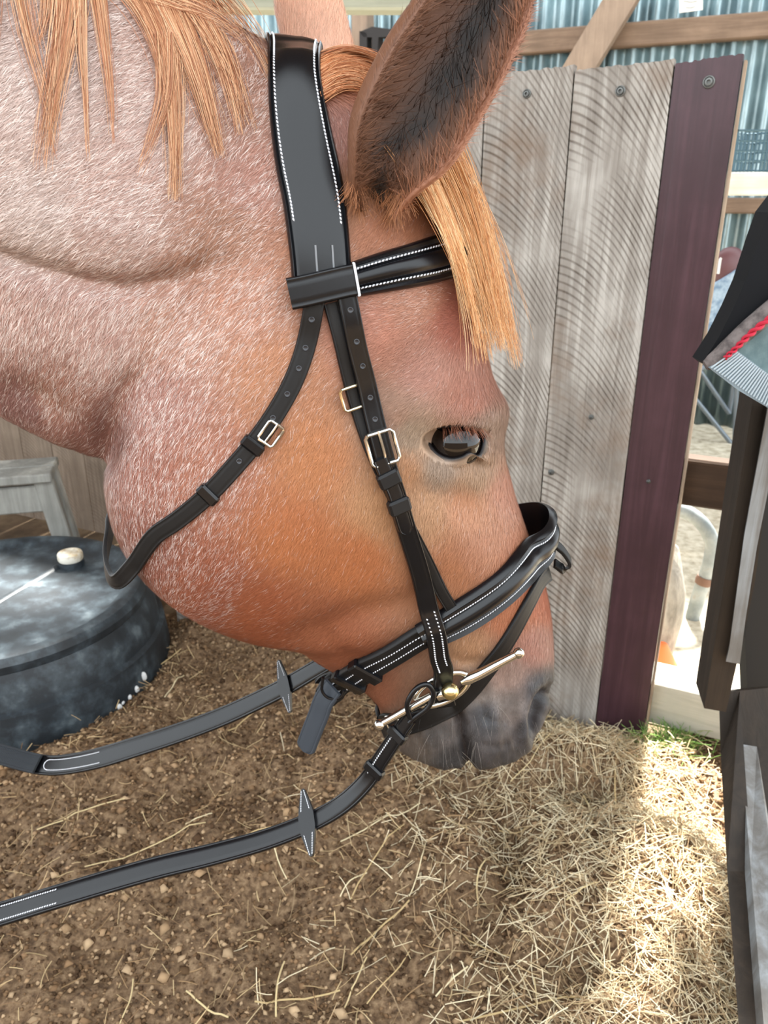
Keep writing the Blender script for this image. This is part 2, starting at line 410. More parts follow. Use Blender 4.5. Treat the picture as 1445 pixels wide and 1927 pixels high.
# ---- eye: ball seated in the socket, lids as a patch joined to the skin
bvhraw = BVH(BV, BQ)
ep, en_ = hit0(*EYE_C, tree=bvhraw)
view = nrm(ray(*EYE_C)); ER = 0.0215
ec = ep+view*(ER-0.0065)
def on_ball(px, py, lift):
    r = nrm(ray(px, py)); oc = CAMV-ec; b = oc@r; R = ER+lift; q = b*b-(oc@oc-R*R)
    if q < 0: t = -b
    else: t = -b-math.sqrt(q)
    return CAMV+r*t
E2 = resample(catmull(np.array(EYE+EYE[:1], float), 80), 57)[:-1]
rings = []
cols_e = []
for k, (sc, mode) in enumerate([(0.97, -1.0), (1.0, 0.8), (1.07, 2.4), (1.17, 2.8), (1.30, None), (1.48, None), (1.75, None)]):
    row = []; crow = []
    for p in E2:
        dirp = p-EYE_C; upper = dirp[1] < -8
        q = EYE_C+dirp*sc
        if mode is not None:
            P = on_ball(q[0], q[1], 0.001*mode+(0.0012 if upper and sc > 1.05 else 0))
        else:
            qq = q+np.array([0, -4.0 if upper else 2.0])*(sc-1.17)
            S, _ = hit0(qq[0], qq[1]); B_ = on_ball(EYE_C[0]+dirp[0]*1.17, EYE_C[1]+dirp[1]*1.17, 0.0034)
            f = {1.30: 0.35, 1.48: 0.75, 1.75: 1.0}[sc]
            base = CAMV+nrm(qq_r := ray(*qq))*np.linalg.norm(B_-CAMV)
            P = base*(1-f)+S*f
            if f == 1.0: P = P+nrm(ray(*qq))*0.0015
            else: P = P-nrm(ray(*qq))*0.0015*(1.6 if upper else 0.6)*(1-f)
        row.append(P)
        dark = np.array((26,24,26)); lower = np.array((146,126,110)); up_ = np.array((124,90,66))
        tone = up_ if upper else lower
        crow.append(dark if sc < 1.12 else (dark*0.45+tone*0.55 if sc < 1.2 else tone))
    rings.append(row); cols_e.append(crow)
rings = np.array(rings); cols_e = lin(np.array(cols_e, float).reshape(-1, 3))
nk, ne = rings.shape[:2]
EQ = np.array([(i*ne+k, i*ne+(k+1) % ne, (i+1)*ne+(k+1) % ne, (i+1)*ne+k) for i in range(nk-1) for k in range(ne)], np.int32)
EV = rings.reshape(-1, 3)

# ---- ears: cupped shells
def ear(axis_px, half_px, depth, open_deg, lean, wbase, thick=0.0035, n_t=40, n_a=36, tipw=None):
    A = catmull(np.array([[*p] for p in axis_px], float), n_t); H = catmull(np.array(half_px, float)[:, None], n_t)[:, 0]
    D = catmull(np.array(depth, float)[:, None], n_t)[:, 0]
    V = []; par = []
    tg = nrm(np.gradient(A, axis=0)); sd2 = np.stack([-tg[:, 1], tg[:, 0]], -1)
    for i in range(n_t):
        c3 = sag(*A[i])+EN*D[i]
        c3 = CAMV+nrm(ray(*A[i]))*np.linalg.norm(CAMV-c3)
        scale = np.linalg.norm(c3-CAMV)/FPX/math.sqrt(1+((A[i, 0]-CX)/FPX)**2+((A[i, 1]-CY)/FPX)**2)
        side = nrm(at_y(A[i, 0]+sd2[i, 0], A[i, 1]+sd2[i, 1], c3[1])-at_y(A[i, 0], A[i, 1], c3[1]))
        fwd = nrm(ray(*A[i])); r = max(H[i]*scale, 0.0006)
        op = math.radians(open_deg)
        a = np.linspace(-op, op, n_a)
        hw = math.sin(min(op, math.pi/2))
        outer = [c3+side*(r*math.sin(x)/hw)+fwd*(r*0.62*(math.cos(x)-0.2))+side*lean*r*math.cos(x) for x in a]
        rt = max(r-thick, 0.0003)
        inner = [c3+side*(rt*math.sin(x)/hw)+fwd*(rt*0.62*(math.cos(x)-0.2)-0.0006)+side*lean*rt*math.cos(x) for x in a]
        V += outer+inner[::-1]; par += [(i/(n_t-1), x/op, 0) for x in a]+[(i/(n_t-1), x/op, 1) for x in a[::-1]]
    nr = 2*n_a
    Q = [(i*nr+k, i*nr+(k+1) % nr, (i+1)*nr+(k+1) % nr, (i+1)*nr+k) for i in range(n_t-1) for k in range(nr)]
    return np.array(V), np.array(Q, np.int32), np.array(par)
earV, earQ, earP = ear([(705,405),(722,340),(757,262),(815,152),(868,62),(915,-25),(955,-110),(985,-190)], [40,70,104,112,108,94,58,3],
                       [0.078,0.092,0.098,0.100,0.099,0.096,0.092,0.088], 118, -0.15, 0)
farV, farQ, farP = ear([(618,190),(606,120),(592,60),(575,-10),(560,-90),(548,-170)], [48,62,64,60,42,3], [-0.055,-0.065,-0.070,-0.072,-0.072,-0.07], 118, 0.1, 0)
# the far ear is turned so that its back faces this side
fc = farV.reshape(40, 72, 3); cen = fc.mean(1, keepdims=True); vd = nrm(cen-CAMV); farV = (fc-2*np.sum((fc-cen)*vd, -1, keepdims=True)*vd).reshape(-1, 3)
EAR_EDGE = 1
def ear_cols(P, V):
    t, a, inn = P.T; px = project(V)
    c = np.tile(np.array((112,76,56), float), (len(t), 1))
    edge = np.clip((-a-0.62)/0.3, 0, 1) if EAR_EDGE < 0 else np.clip((a-0.62)/0.3, 0, 1)
    c = c*(1-edge[:, None])+np.array((150,102,78))*edge[:, None]
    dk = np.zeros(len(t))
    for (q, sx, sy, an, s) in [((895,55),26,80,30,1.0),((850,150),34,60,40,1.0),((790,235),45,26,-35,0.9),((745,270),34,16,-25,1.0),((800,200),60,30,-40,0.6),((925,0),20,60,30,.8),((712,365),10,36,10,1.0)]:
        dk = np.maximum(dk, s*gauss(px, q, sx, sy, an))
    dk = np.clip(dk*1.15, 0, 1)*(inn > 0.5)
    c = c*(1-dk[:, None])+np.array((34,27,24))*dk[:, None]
    return lin(c), dk

# ---- coat colour fields (hair tones over the animal, with lighting and jaw shade painted in)
CT = np.array([
 (100,150,196,172,164,.85),(300,230,192,160,150,.8),(40,40,196,172,164,.85),(440,180,172,125,105,.5),(480,340,176,118,92,.42),(60,420,186,162,152,.75),(230,430,184,150,138,.7),(430,430,166,110,76,.32),
 (40,600,188,148,136,.7),(200,640,190,150,138,.7),(330,620,188,138,116,.6),(470,560,194,138,112,.5),(100,740,172,122,104,.5),(190,830,140,88,68,.2),(50,762,142,92,76,.2),(300,760,176,116,92,.55),
 (270,880,168,100,72,.5),(270,1030,150,84,58,.4),(400,1110,160,84,50,.28),(400,880,178,108,74,.42),(530,700,192,124,78,.2),(600,850,192,116,60,.1),(560,1000,186,104,50,.12),(670,1050,186,104,50,.05),
 (500,1160,166,84,42,.12),(620,1180,160,86,46,.03),(650,1240,164,88,48,.02),(700,620,192,122,90,.12),(790,560,186,128,102,.14),(865,600,160,80,50,.02),(720,430,168,98,56,.05),(800,690,176,116,88,.1),
 (890,740,172,106,76,.05),(745,780,160,112,80,.05),(720,950,192,132,80,.05),(800,960,192,138,92,.05),(880,950,196,136,100,.12),(950,920,194,128,94,.1),(850,1080,180,110,64,.03),(900,1040,190,124,84,.06),
 (960,1150,186,106,60,.03),(880,1220,182,126,80,.02),(1025,1130,180,92,52,.02),(1010,1210,168,108,84,.03),(950,1270,146,116,104,.02),(960,1330,108,94,88,0),(1025,1300,58,56,60,0),(910,1350,72,68,70,0),
 (820,1380,78,72,70,0),(950,1425,66,61,61,0),(860,1430,54,50,50,0),(780,1405,98,86,78,0),(735,1375,124,98,80,0),(700,1310,160,92,56,0),(820,1290,150,100,66,0),(900,1300,120,104,96,0),
 (830,878,158,132,112,0),(775,812,156,128,104,0),(895,888,170,132,102,0),(925,800,156,116,88,0),(650,150,170,92,50,.02),(640,230,166,104,80,.05),(660,380,166,104,62,.03),(610,480,180,112,70,.1),(985,1050,186,112,70,.03),(1015,1370,72,70,74,0),(760,880,188,128,80,.03)], float)
CT[:, 3] += np.where((CT[:, 2] > 130) & (CT[:, 4] < 100), 8, 3); CT[:, 4] += np.where((CT[:, 2] > 130) & (CT[:, 4] < 100), 17, 4)
_g = CT[:, 2:5].mean(1, keepdims=True); CT[:, 2:5] = _g+(CT[:, 2:5]-_g)*.88; CT[:, 2:5] -= 4
CT[:, 5] = np.where(CT[:, 5] < .13, CT[:, 5]*.35, CT[:, 5])
def coat(px):
    d2 = (px[:, None, 0]-CT[None, :, 0])**2+(px[:, None, 1]-CT[None, :, 1])**2+120.0
    w = 1/d2**1.9; w /= w.sum(1, keepdims=True); return w@CT[:, 2:5], w@CT[:, 5]
HD = np.array([(100,100,-.75,.66),(300,200,-.8,.6),(450,250,-.6,.8),(60,430,-.85,.5),(250,450,-.85,.5),(430,450,-.75,.65),(60,620,-.35,.93),(200,680,-.4,.9),(350,600,-.65,.75),(300,760,-.5,.86),(270,950,-.35,.93),
 (400,1000,-.45,.9),(470,720,-.6,.8),(560,850,-.4,.9),(600,1050,-.35,.93),(500,1150,-.75,.66),(700,1150,-.6,.8),(720,560,-.97,.2),(830,560,-1,.08),(760,680,-.9,.4),(880,700,-.5,.85),(720,420,-.6,.8),
 (700,950,-.25,.97),(820,960,-.12,1),(930,930,-.08,1),(880,1100,-.2,.98),(1000,1150,.1,1),(900,1350,.0,1),(1000,1300,.0,1),(650,250,.0,1),(640,130,.9,.1)], float)
def hair_dir(px):
    d2 = (px[:, None, 0]-HD[None, :, 0])**2+(px[:, None, 1]-HD[None, :, 1])**2+800.0
    w = 1/d2**1.6; w /= w.sum(1, keepdims=True); return nrm(w@HD[:, 2:4])
def chunk(fn, px, n=20000): 
    r = [fn(px[i:i+n]) for i in range(0, len(px), n)]
    return tuple(np.concatenate(x) for x in zip(*r)) if isinstance(r[0], tuple) else np.concatenate(r)
PX2, WW2 = near_px(BV2)
bc, broan = chunk(coat, PX2); bcl = lin(bc)
dn = groove(PX2, [(1034,1296),(1016,1318),(1006,1350),(1002,1388)], 8)[:, None]; bcl = bcl*(1-dn)+lin((24,20,22))*dn
_mz = np.clip(gauss(PX2, (905,1375), 140, 75)*1.4, 0, 1); _nz = .55*vnoise(PX2[:, 0], PX2[:, 1], 24, 8)+.3*vnoise(PX2[:, 0], PX2[:, 1], 9, 9)+.15*vnoise(PX2[:, 0], PX2[:, 1]*.4, 5, 10)
bcl = bcl*(1+_mz*(_nz-.5)*1.5)[:, None]; bcl = bcl*(1+(_mz*(vnoise(PX2[:, 0], PX2[:, 1], 40, 12)-.4))[:, None]*np.array([.35, .12, .0]))
dn = groove(PX2, [(846,1318),(864,1345),(873,1385),(882,1450)], 5, False)[:, None]; bcl = bcl*(1-dn)+lin((38,32,32))*dn
ecl, edk = ear_cols(earP, earV); fcl = np.tile(lin((222,176,150)), (len(farV), 1))
# one continuous skin
EVm = mirror(EV)
parts = [(BV2, BQ, bcl), (EV, EQ, cols_e), (EVm, EQ[:, ::-1], cols_e), (earV, earQ, ecl), (farV, farQ, fcl)]
SV = np.vstack([p[0] for p in parts]); SCOL = np.vstack([p[2] for p in parts]); o_ = 0; SQ = []; SID = []
for k, p in enumerate(parts): SQ.append(p[1]+o_); o_ += len(p[0]); SID.append(np.full(len(p[1]), k))
SQ = np.vstack(SQ); SID = np.concatenate(SID)
horse = thing('horse', 'chestnut roan horse with lowered head wearing a black bridle', 'horse', (0.05, PY0, 0.0))
skin_m = mat('horse_skin', None, 0.5, 0, 0.35, 'Col')
_n = N(skin_m, 'ShaderNodeTexNoise', Scale=170.0, Detail=5.0, Roughness=0.7); bump(skin_m, _n.outputs['Fac'], 0.35, 0.0015)
body_me = mesh_np('body', SV, [tuple(dict.fromkeys(q)) for q in SQ.tolist()], SCOL)
body = obj('body', body_me, skin_m, horse)
bvh = BVH(SV, SQ)
bvhH = bvh0     # head and neck only: what straps lie on

# ---- the short coat: single hairs lying along the skin
def blades(n, tri_mask, seed, lenf, near=True):
    r = np.random.default_rng(seed)
    Q = SQ[tri_mask]; A, B, C, D = (SV[Q[:, k]] for k in range(4))
    nn = np.cross(C-A, D-B); ar = np.linalg.norm(nn, axis=1)
    f = r.choice(len(Q), n, p=ar/ar.sum()); u, v = r.random((2, n, 1))
    P = (A[f]*(1-u)+B[f]*u)*(1-v)+(D[f]*(1-u)+C[f]*u)*v
    return P, nrm(nn[f]), SID[tri_mask][f], r
def build_coat(name, n, tri_mask, seed):
    P, nn, sid, r = blades(n, tri_mask, seed, 1)
    # outward normals: away from the local inside
    px, w = near_px(P); flip = (w < 0)
    isear = sid >= 3
    col, roan = chunk(coat, px); hd = chunk(hair_dir, px)
    col = lin(col)
    toc = nrm(CAMV-P); 
    s = np.sign(np.sum(nn*np.where(flip[:, None], mirror(P+0)*0+EN*-1, EN)[:, :3], 1)); 
    # direction in the picture plane -> tangent
    R0 = ray(px[:, 0], px[:, 1]); R1 = ray(px[:, 0]+hd[:, 0], px[:, 1]+hd[:, 1]); T = nrm(nrm(R1)-nrm(R0))
    T[flip] = T[flip]-2*(T[flip]@EN)[:, None]*EN
    epx = project(P)
    if isear.any():
        m = sid == 3; k = m.sum()
        ax = np.array((0.52, -0.85)); side = np.array((0.85, 0.52))
        hdE = nrm(ax+side*r.normal(0.1, 0.5, (k, 1)))
        R0 = ray(epx[m, 0], epx[m, 1]); R1 = ray(epx[m, 0]+hdE[:, 0], epx[m, 1]+hdE[:, 1]); T[m] = nrm(nrm(R1)-nrm(R0))
        m4 = sid == 4
        T[m4] = np.array((0.1, 0, 1.0))
    T = nrm(T-np.sum(T*nn, 1)[:, None]*nn)
    S = np.cross(nn, T)
    ang = r.normal(0, 0.22, (n, 1)); T = T*np.cos(ang)+S*np.sin(ang); S = np.cross(nn, T)
    # roan: white hairs grow in little tufts among the red ones
    h1 = np.sin(px[:, 0]*0.19+3*np.sin(px[:, 1]*0.07))*np.sin(px[:, 1]*0.17+2.5*np.sin(px[:, 0]*0.083+1.0))
    h2 = np.sin(px[:, 0]*0.41+2*np.sin(px[:, 1]*0.13+2))*np.sin(px[:, 1]*0.33+2*np.sin(px[:, 0]*0.21))
    tuft = 0.5+0.32*h1+0.28*h2
    white = r.random(n) < np.clip(roan*1.9*np.clip(tuft, 0, 1)*(1-0.35*roan)+0.0, 0, 0.9)*0.66
    c = col*(0.78+0.42*r.random((n, 1)))
    c = c*np.array([0.97, 0.90, 0.86])**np.clip(roan*1.2, 0, 1)[:, None]
    c[white] = (lin((224,206,198))*(0.5+0.5*np.clip(roan[white]*1.6, 0, 1))[:, None]+c[white]*(0.5-0.5*np.clip(roan[white]*1.6, 0, 1))[:, None])*(0.7+0.5*r.random((white.sum(), 1)))
    ln = r.uniform(0.0045, 0.0085, n)*(1+0.35*np.clip(roan, 0, 1)); wd = np.full(n, 0.00031)
    # short velvet on the muzzle and round the eye
    mz = gauss(px, (920,1370), 150, 90); ey = gauss(px, (856,840), 75, 48)
    ln *= 1-0.72*np.clip(mz*1.3, 0, 1)-0.3*ey; 
    keep = r.random(n) > np.clip(mz*1.1, 0, 0.55)
    inside = np.linalg.norm((px-EYE_C)/np.array([64, 40]), axis=1) < 1.0
    keep &= ~((inside) & (sid <= 2))
    keep &= groove(px, [(1034,1296),(1016,1318),(1006,1350),(1002,1388)], 9) < 0.5
    if isear.any():
        m = sid == 3; cc, dk = EARC(P[m]); c[m] = cc*(0.75+0.5*r.random((m.sum(), 1))); ln[m] = r.uniform(0.006, 0.012, m.sum())*(1+0.9*dk); white[m] = False
        m = sid == 4; c[m] = lin((222,176,150))*(0.8+0.4*r.random((m.sum(), 1)))
    P, nn, T, S, c, ln, wd = (x[keep] for x in (P, nn, T, S, c, ln, wd)); n = len(P); q = r.random((n, 1))
    lift = 0.10+0.16*q; ln = ln[:, None]; wd = wd[:, None]
    mid = P+T*ln*0.5+nn*ln*lift*0.62; tip = P+T*ln+nn*ln*lift*0.85
    V = np.stack([P-S*wd/2, P+S*wd/2, mid-S*wd*0.42, mid+S*wd*0.42, tip], 1).reshape(-1, 3)
    i = np.arange(n)[:, None]*5
    F = np.concatenate([i+np.array([0, 1, 3]), i+np.array([0, 3, 2]), i+np.array([2, 3, 4])], 0)
    me = mesh_np(name, V, F, np.repeat(c, 5, 0)); o = obj(name, me, MATS['coat'], horse); o['kind'] = 'stuff'; return o
def coat_material():
    m = mat('coat', None, 0.48, 0, 0.38, 'Col'); return m
coat_material()
def EARC(P):
    from mathutils.kdtree import KDTree
    global _ekd
    if '_ekd' not in globals():
        _ekd = KDTree(len(earV)); [_ekd.insert(v, i) for i, v in enumerate(earV.tolist())]; _ekd.balance()
    ix = np.array([_ekd.find(p)[1] for p in P.tolist()]); return ecl[ix], edk[ix]
qc = SV[SQ].mean(1); wq = (qc-PP0)@EN; qpx = project(qc)
inview = (qpx[:, 0] > -480) & (qpx[:, 0] < 1500) & (qpx[:, 1] > -420)
qn = np.cross(SV[SQ[:, 2]]-SV[SQ[:, 0]], SV[SQ[:, 3]]-SV[SQ[:, 1]])
facing = (np.sum(nrm(qn)*nrm(CAMV-qc), 1) > -0.25) | (SID >= 3)
N_COAT = 560000
build_coat('coat', N_COAT, inview & facing, 11)
build_coat('coat', 60000, inview & ~facing, 12)
# ---- eyes, lashes
eye_m = mat('eye', (14,8,7), 0.03, 0, 0.5, None, 0.0)
def make_eye(c):
    return MB().ball(c, ER, 40, 24).build('eye', eye_m, horse, True, c)
make_eye(ec); make_eye(mirror(ec[None])[0])
def strands(name, P, rad, cols, m, parent, taper=True):
    """P: strand polylines (S, n, 3) -> fine three-sided hairs in one mesh"""
    S, n = P.shape[:2]; T = nrm(np.gradient(P, axis=1)); V0 = nrm(P-CAMV)
    A = nrm(np.cross(T, V0)); B = np.cross(T, A)
    r = np.broadcast_to(np.asarray(rad, float).reshape(-1, 1), (S, n)).copy()
    if taper: r *= np.linspace(1.0, 0.35, n)[None]
    k = np.arange(3)*2*math.pi/3+0.5
    V = P[:, :, None]+r[..., None, None]*(np.cos(k)[None, None, :, None]*A[:, :, None]+np.sin(k)[None, None, :, None]*B[:, :, None])
    b = (np.arange(S)[:, None, None]*n+np.arange(n-1)[None, :, None])*3; q = np.arange(3)[None, None]
    F = np.stack([b+q, b+(q+1) % 3, b+3+(q+1) % 3, b+3+q], -1).reshape(-1, 4)
    return obj(name, mesh_np(name, V.reshape(-1, 3), F, np.repeat(cols, n*3, 0)), m, parent)
hair_m = mat('long_hair', None, 0.42, 0, 0.45, 'Col')
def pick_cols(n, pal, r): 
    pal = lin(np.array(pal, float)); return pal[r.integers(0, len(pal), n)]*(0.8+0.4*r.random((n, 1)))
rl = np.random.default_rng(21); LS = []
for k in range(90):
    t = rl.random(); a = np.array([832+76*t, 801+7*abs(t-.4)+rl.normal(0, 2)])
    tip = a+np.array([rl.normal(9-12*(0.5-t), 5), rl.uniform(17, 30)])
    LS.append([on_ball(*(a*(1-u)+tip*u), 0.003+0.009*math.sin(u*1.9)) for u in np.linspace(0, 1, 6)])
strands('eyelashes', np.array(LS), 0.00012, pick_cols(90, [(140,84,62),(104,60,44),(172,116,90)], rl), hair_m, horse)
def lock(guide, s0, s1, n, seed, lift0=0.004, lift1=0.008, npt=14, plane=False, clump=4, wr=(-.02, .03), ep=(.45, 2.2)):
    r = np.random.default_rng(seed); G = catmull(np.array(guide, float), npt); u = np.linspace(0, 1, npt)
    out = []
    cl = r.normal(0, 1, (clump, 2)); 
    for i in range(n):
        c = cl[i % clump]; o = 0.55*c[0]+0.75*r.normal(); o2 = 0.8*c[1]+0.5*r.normal()
        end = 1.0-ep[0]*r.random()**ep[1]
        uu = u*end; g = np.stack([np.interp(uu, u, G[:, k]) for k in range(2)], -1)
        sp = s0*(1-uu)**0.7*o+s1*uu*o2+1.5*np.sin(uu*7+r.random()*6)*uu
        tg = nrm(np.gradient(g, axis=0)); q = g+np.stack([-tg[:, 1], tg[:, 0]], -1)*sp[:, None]
        w = r.uniform(*wr); lf0 = r.uniform(lift0, lift1); row = []
        for j, p in enumerate(q):
            lf = lf0*(1+(1.1*math.exp(-((p[1]-475)/75)**2) if plane else 0))
            if plane:
                P = sag(*p)+EN*w; P = CAMV+nrm(ray(*p))*np.linalg.norm(P-CAMV)
                h, _ = hit0(*p)
                if h is not None and np.linalg.norm(P-CAMV) > np.linalg.norm(h-CAMV)-lf: P = CAMV+nrm(ray(*p))*(np.linalg.norm(h-CAMV)-lf)
            else:
                h, _ = hit0(*p)
                P = (sag(*p) if h is None else h)-nrm(ray(*p))*lf*(1-0.3*uu[j])
                if h is None and j > 0 and row: P = CAMV+nrm(ray(*p))*np.linalg.norm(row[-1]-CAMV)
            row.append(P)
        row = np.array(row)
        for _ in range(3): row[1:-1] = 0.5*row[1:-1]+0.25*(row[:-2]+row[2:])
        out.append(row)
    return out
ML = []
for g in [([(10,-190),(35,-40),(52,60),(80,160),(112,300)],16,8,45,1), ([(110,-135),(135,-40),(122,80),(102,200),(84,325)],24,11,170,2), ([(130,-125),(152,-40),(153,90),(158,180),(161,305)],11,5,70,3),
          ([(160,-110),(182,-40),(198,80),(209,180),(214,272)],11,5,60,4), ([(215,-85),(262,-50),(306,30),(330,120),(338,250),(335,380)],26,10,330,5), ([(300,-60),(348,50),(380,140),(400,230),(414,300)],22,9,200,6),
          ([(320,-60),(374,30),(422,110),(452,200),(466,255)],24,12,130,7), ([(318,60),(318,170),(292,250),(256,330)],10,6,40,8), ([(370,-60),(430,10),(485,80),(530,180)],26,12,55,9),
          ([(250,-60),(330,-20),(400,10),(460,60)],22,16,160,10), ([(-120,-265),(-90,-120),(-85,40),(-95,200)],26,16,110,11), ([(-40,-220),(-20,-110),(-15,30),(-25,150)],20,12,80,12), ([(-300,-335),(-270,-180),(-265,0),(-280,170)],30,16,110,13), ([(60,-165),(85,-80),(90,20),(70,90)],18,12,60,14)]:
    ML += lock(g[0], g[1], g[2], g[3], 100+g[4], ep=(.5, 1.25))
ML = np.array(ML); rm = np.random.default_rng(31)
strands('mane', ML, 0.00026, pick_cols(len(ML), [(200,144,106),(216,166,126),(178,120,86),(228,184,146),(160,104,72)], rm), hair_m, horse)
FLK = []
for g in [([(765,255),(822,360),(866,470),(892,560),(914,685)],15,10,380,1,(.045,.06)), ([(800,245),(862,350),(915,465),(948,575),(977,695)],20,9,420,2,(-.01,.03)), ([(785,240),(845,350),(893,475),(922,590),(940,665)],26,14,700,3,(.045,.062)),
          ([(820,260),(885,340),(945,440),(985,560),(1005,640)],8,22,10,4,(0,.02)), ([(790,290),(830,400),(868,520),(893,620),(900,700)],8,16,25,5,(.03,.045))]:
    FLK += lock(g[0], g[1], g[2], g[3], 200+g[4], plane=True, lift0=0.015, lift1=0.021, wr=g[5], clump=14, ep=(.5, 1.1))
FLK = np.array(FLK)
strands('forelock', FLK, 0.00025, pick_cols(len(FLK), [(224,168,116),(238,190,138),(246,210,164),(200,138,90),(212,154,102)], rm), hair_m, horse)
PT = []
for g in [([(600,125),(640,106),(690,110),(750,145)],10,10,230,1), ([(602,155),(645,132),(690,136),(745,165)],14,12,260,2), ([(604,180),(640,160),(680,160),(720,185)],9,9,120,3)]:
    PT += lock(g[0], g[1], g[2], g[3], 300+g[4], lift0=0.003, lift1=0.007)
PT = np.array(PT)
strands('forelock', PT, 0.00025, pick_cols(len(PT), [(186,118,76),(168,102,64),(202,142,98),(214,160,120)], rm), hair_m, horse)

WK = []; rw = np.random.default_rng(61)
for k in range(70):
    q = np.array((rw.uniform(770, 1010), rw.uniform(1330, 1438))); h, nn_ = hit0(*q)
    if h is None: continue
    d = nrm(nn_*.8+np.array([rw.normal(0, .3), 0, -.6])); t = np.linspace(0, 1, 6)[:, None]; WK.append(h+d*rw.uniform(.012, .03)*t+np.array([0, 0, -.006])*t*t)
strands('whiskers', np.array(WK), .00010, pick_cols(len(WK), [(60,54,52),(150,140,130),(90,80,74)], rw), hair_m, horse)
EH = []; EC = []; re_ = np.random.default_rng(51)
inn = np.where((earP[:, 2] > .5) & (earP[:, 0] > .08) & (earP[:, 0] < .8))[0]
for i in re_.choice(inn, 1500):
    p = earV[i]; q = project(p); c3 = earV.reshape(40, 72, 3)[i//72].mean(0); out = nrm(CAMV-p); l_ = re_.uniform(.008, .022)*(1+.5*edk[i])
    d = nrm(nrm(c3-p)*.55+out*.35+nrm(at_y(q[0]+.5, q[1]-.85, p[1])-at_y(q[0], q[1], p[1]))*.8+re_.normal(0, .28, 3)); t = np.linspace(0, 1, 6)[:, None]
    EH.append(p+d*l_*t+out*l_*.25*np.sin(t*2.2)); EC.append(ecl[i]*re_.uniform(.7, 1.5))
bs = np.where((earP[:, 0] < .10))[0]
for i in re_.choice(bs, 700):
    p = earV[i]; d = nrm(np.array([re_.normal(-.1, .5), -.35+re_.normal(0, .2), -1.0])); l_ = re_.uniform(.008, .02); t = np.linspace(0, 1, 6)[:, None]
    EH.append(p+np.array([0, 0, .008])+d*l_*t); EC.append(lin((164,108,70))*re_.uniform(.6, 1.3))
strands('ear_hair', np.array(EH), .00020, np.array(EC), hair_m, horse)

# ================================================================== BRIDLE
leather = mat('black_leather', (11,12,16), 0.22, 0, 0.40)
_n = N(leather, 'ShaderNodeTexNoise', Scale=900.0, Detail=3.0); bump(leather, _n.outputs['Fac'], 0.12, 0.0004)
leather_d = mat('dull_leather', (11,11,13), 0.5, 0, 0.4)
_n = N(leather_d, 'ShaderNodeTexNoise', Scale=1200.0, Detail=3.0); bump(leather_d, _n.outputs['Fac'], 0.2, 0.0004)
leather_g = mat('grey_leather', (50,55,62), 0.6, 0, 0.3)
thread = mat('white_thread', (226,228,236), 0.6, 0, 0.3)
steel = mat('polished_steel', (208,205,198), 0.14, 1.0)
brass = mat('brass', (206,192,142), 0.25, 1.0)
pale_steel = mat('pale_steel', (206,190,160), 0.2, 1.0)
def hit(px, py): return hit0(px, py)
def surf(pxs, n=None):
    C = catmull(np.array(pxs, float), n or max(6, len(pxs)*6)); P = []; Nn = []
    for p in C:
        a, b = hit(*p)
        if a is None: a = sag(*p); b = EN
        P.append(a); Nn.append(b)
    return np.array(P), np.array(Nn)
def scale_at(P): d = np.asarray(P)-CAMV; return (d[..., 1]*cP-d[..., 2]*sP)/FPX
FLAT = [(-1, .25), (-.96, .85), (-.9, 1), (-.8, 1), (-.75, .88), (-.70, 1), (-.35, 1), (0, 1), (.35, 1), (.70, 1), (.75, .88), (.8, 1), (.9, 1), (.96, .85), (1, .25)]
PADDED = [(-1, .2), (-.95, .55), (-.85, .72), (-.74, .6), (-.70, .48), (-.56, .55), (-.48, .62), (-.44, .5), (-.36, .86), (-.2, 1), (0, 1.03), (.2, 1), (.36, .86), (.44, .5), (.48, .62), (.56, .55), (.70, .48), (.74, .6), (.85, .72), (.95, .55), (1, .2)]
CROWN = [(-1, .15), (-.97, .5), (-.9, .62), (-.84, .45), (-.82, .62), (-.78, .72), (-.6, .86), (-.3, 1), (0, 1.02), (.3, 1), (.6, .86), (.78, .72), (.82, .62), (.84, .45), (.9, .62), (.97, .5), (1, .15)]
class Strap: pass
def u_at(S, px, py):
    c = project(S.top.mean(1)); d = np.linalg.norm(c-np.array((px, py)), axis=1); w = (S.top.mean(1)-PP0)@EN
    d = d+np.where(w < 0, 500, 0); return int(np.argmin(d))/(S.n-1)
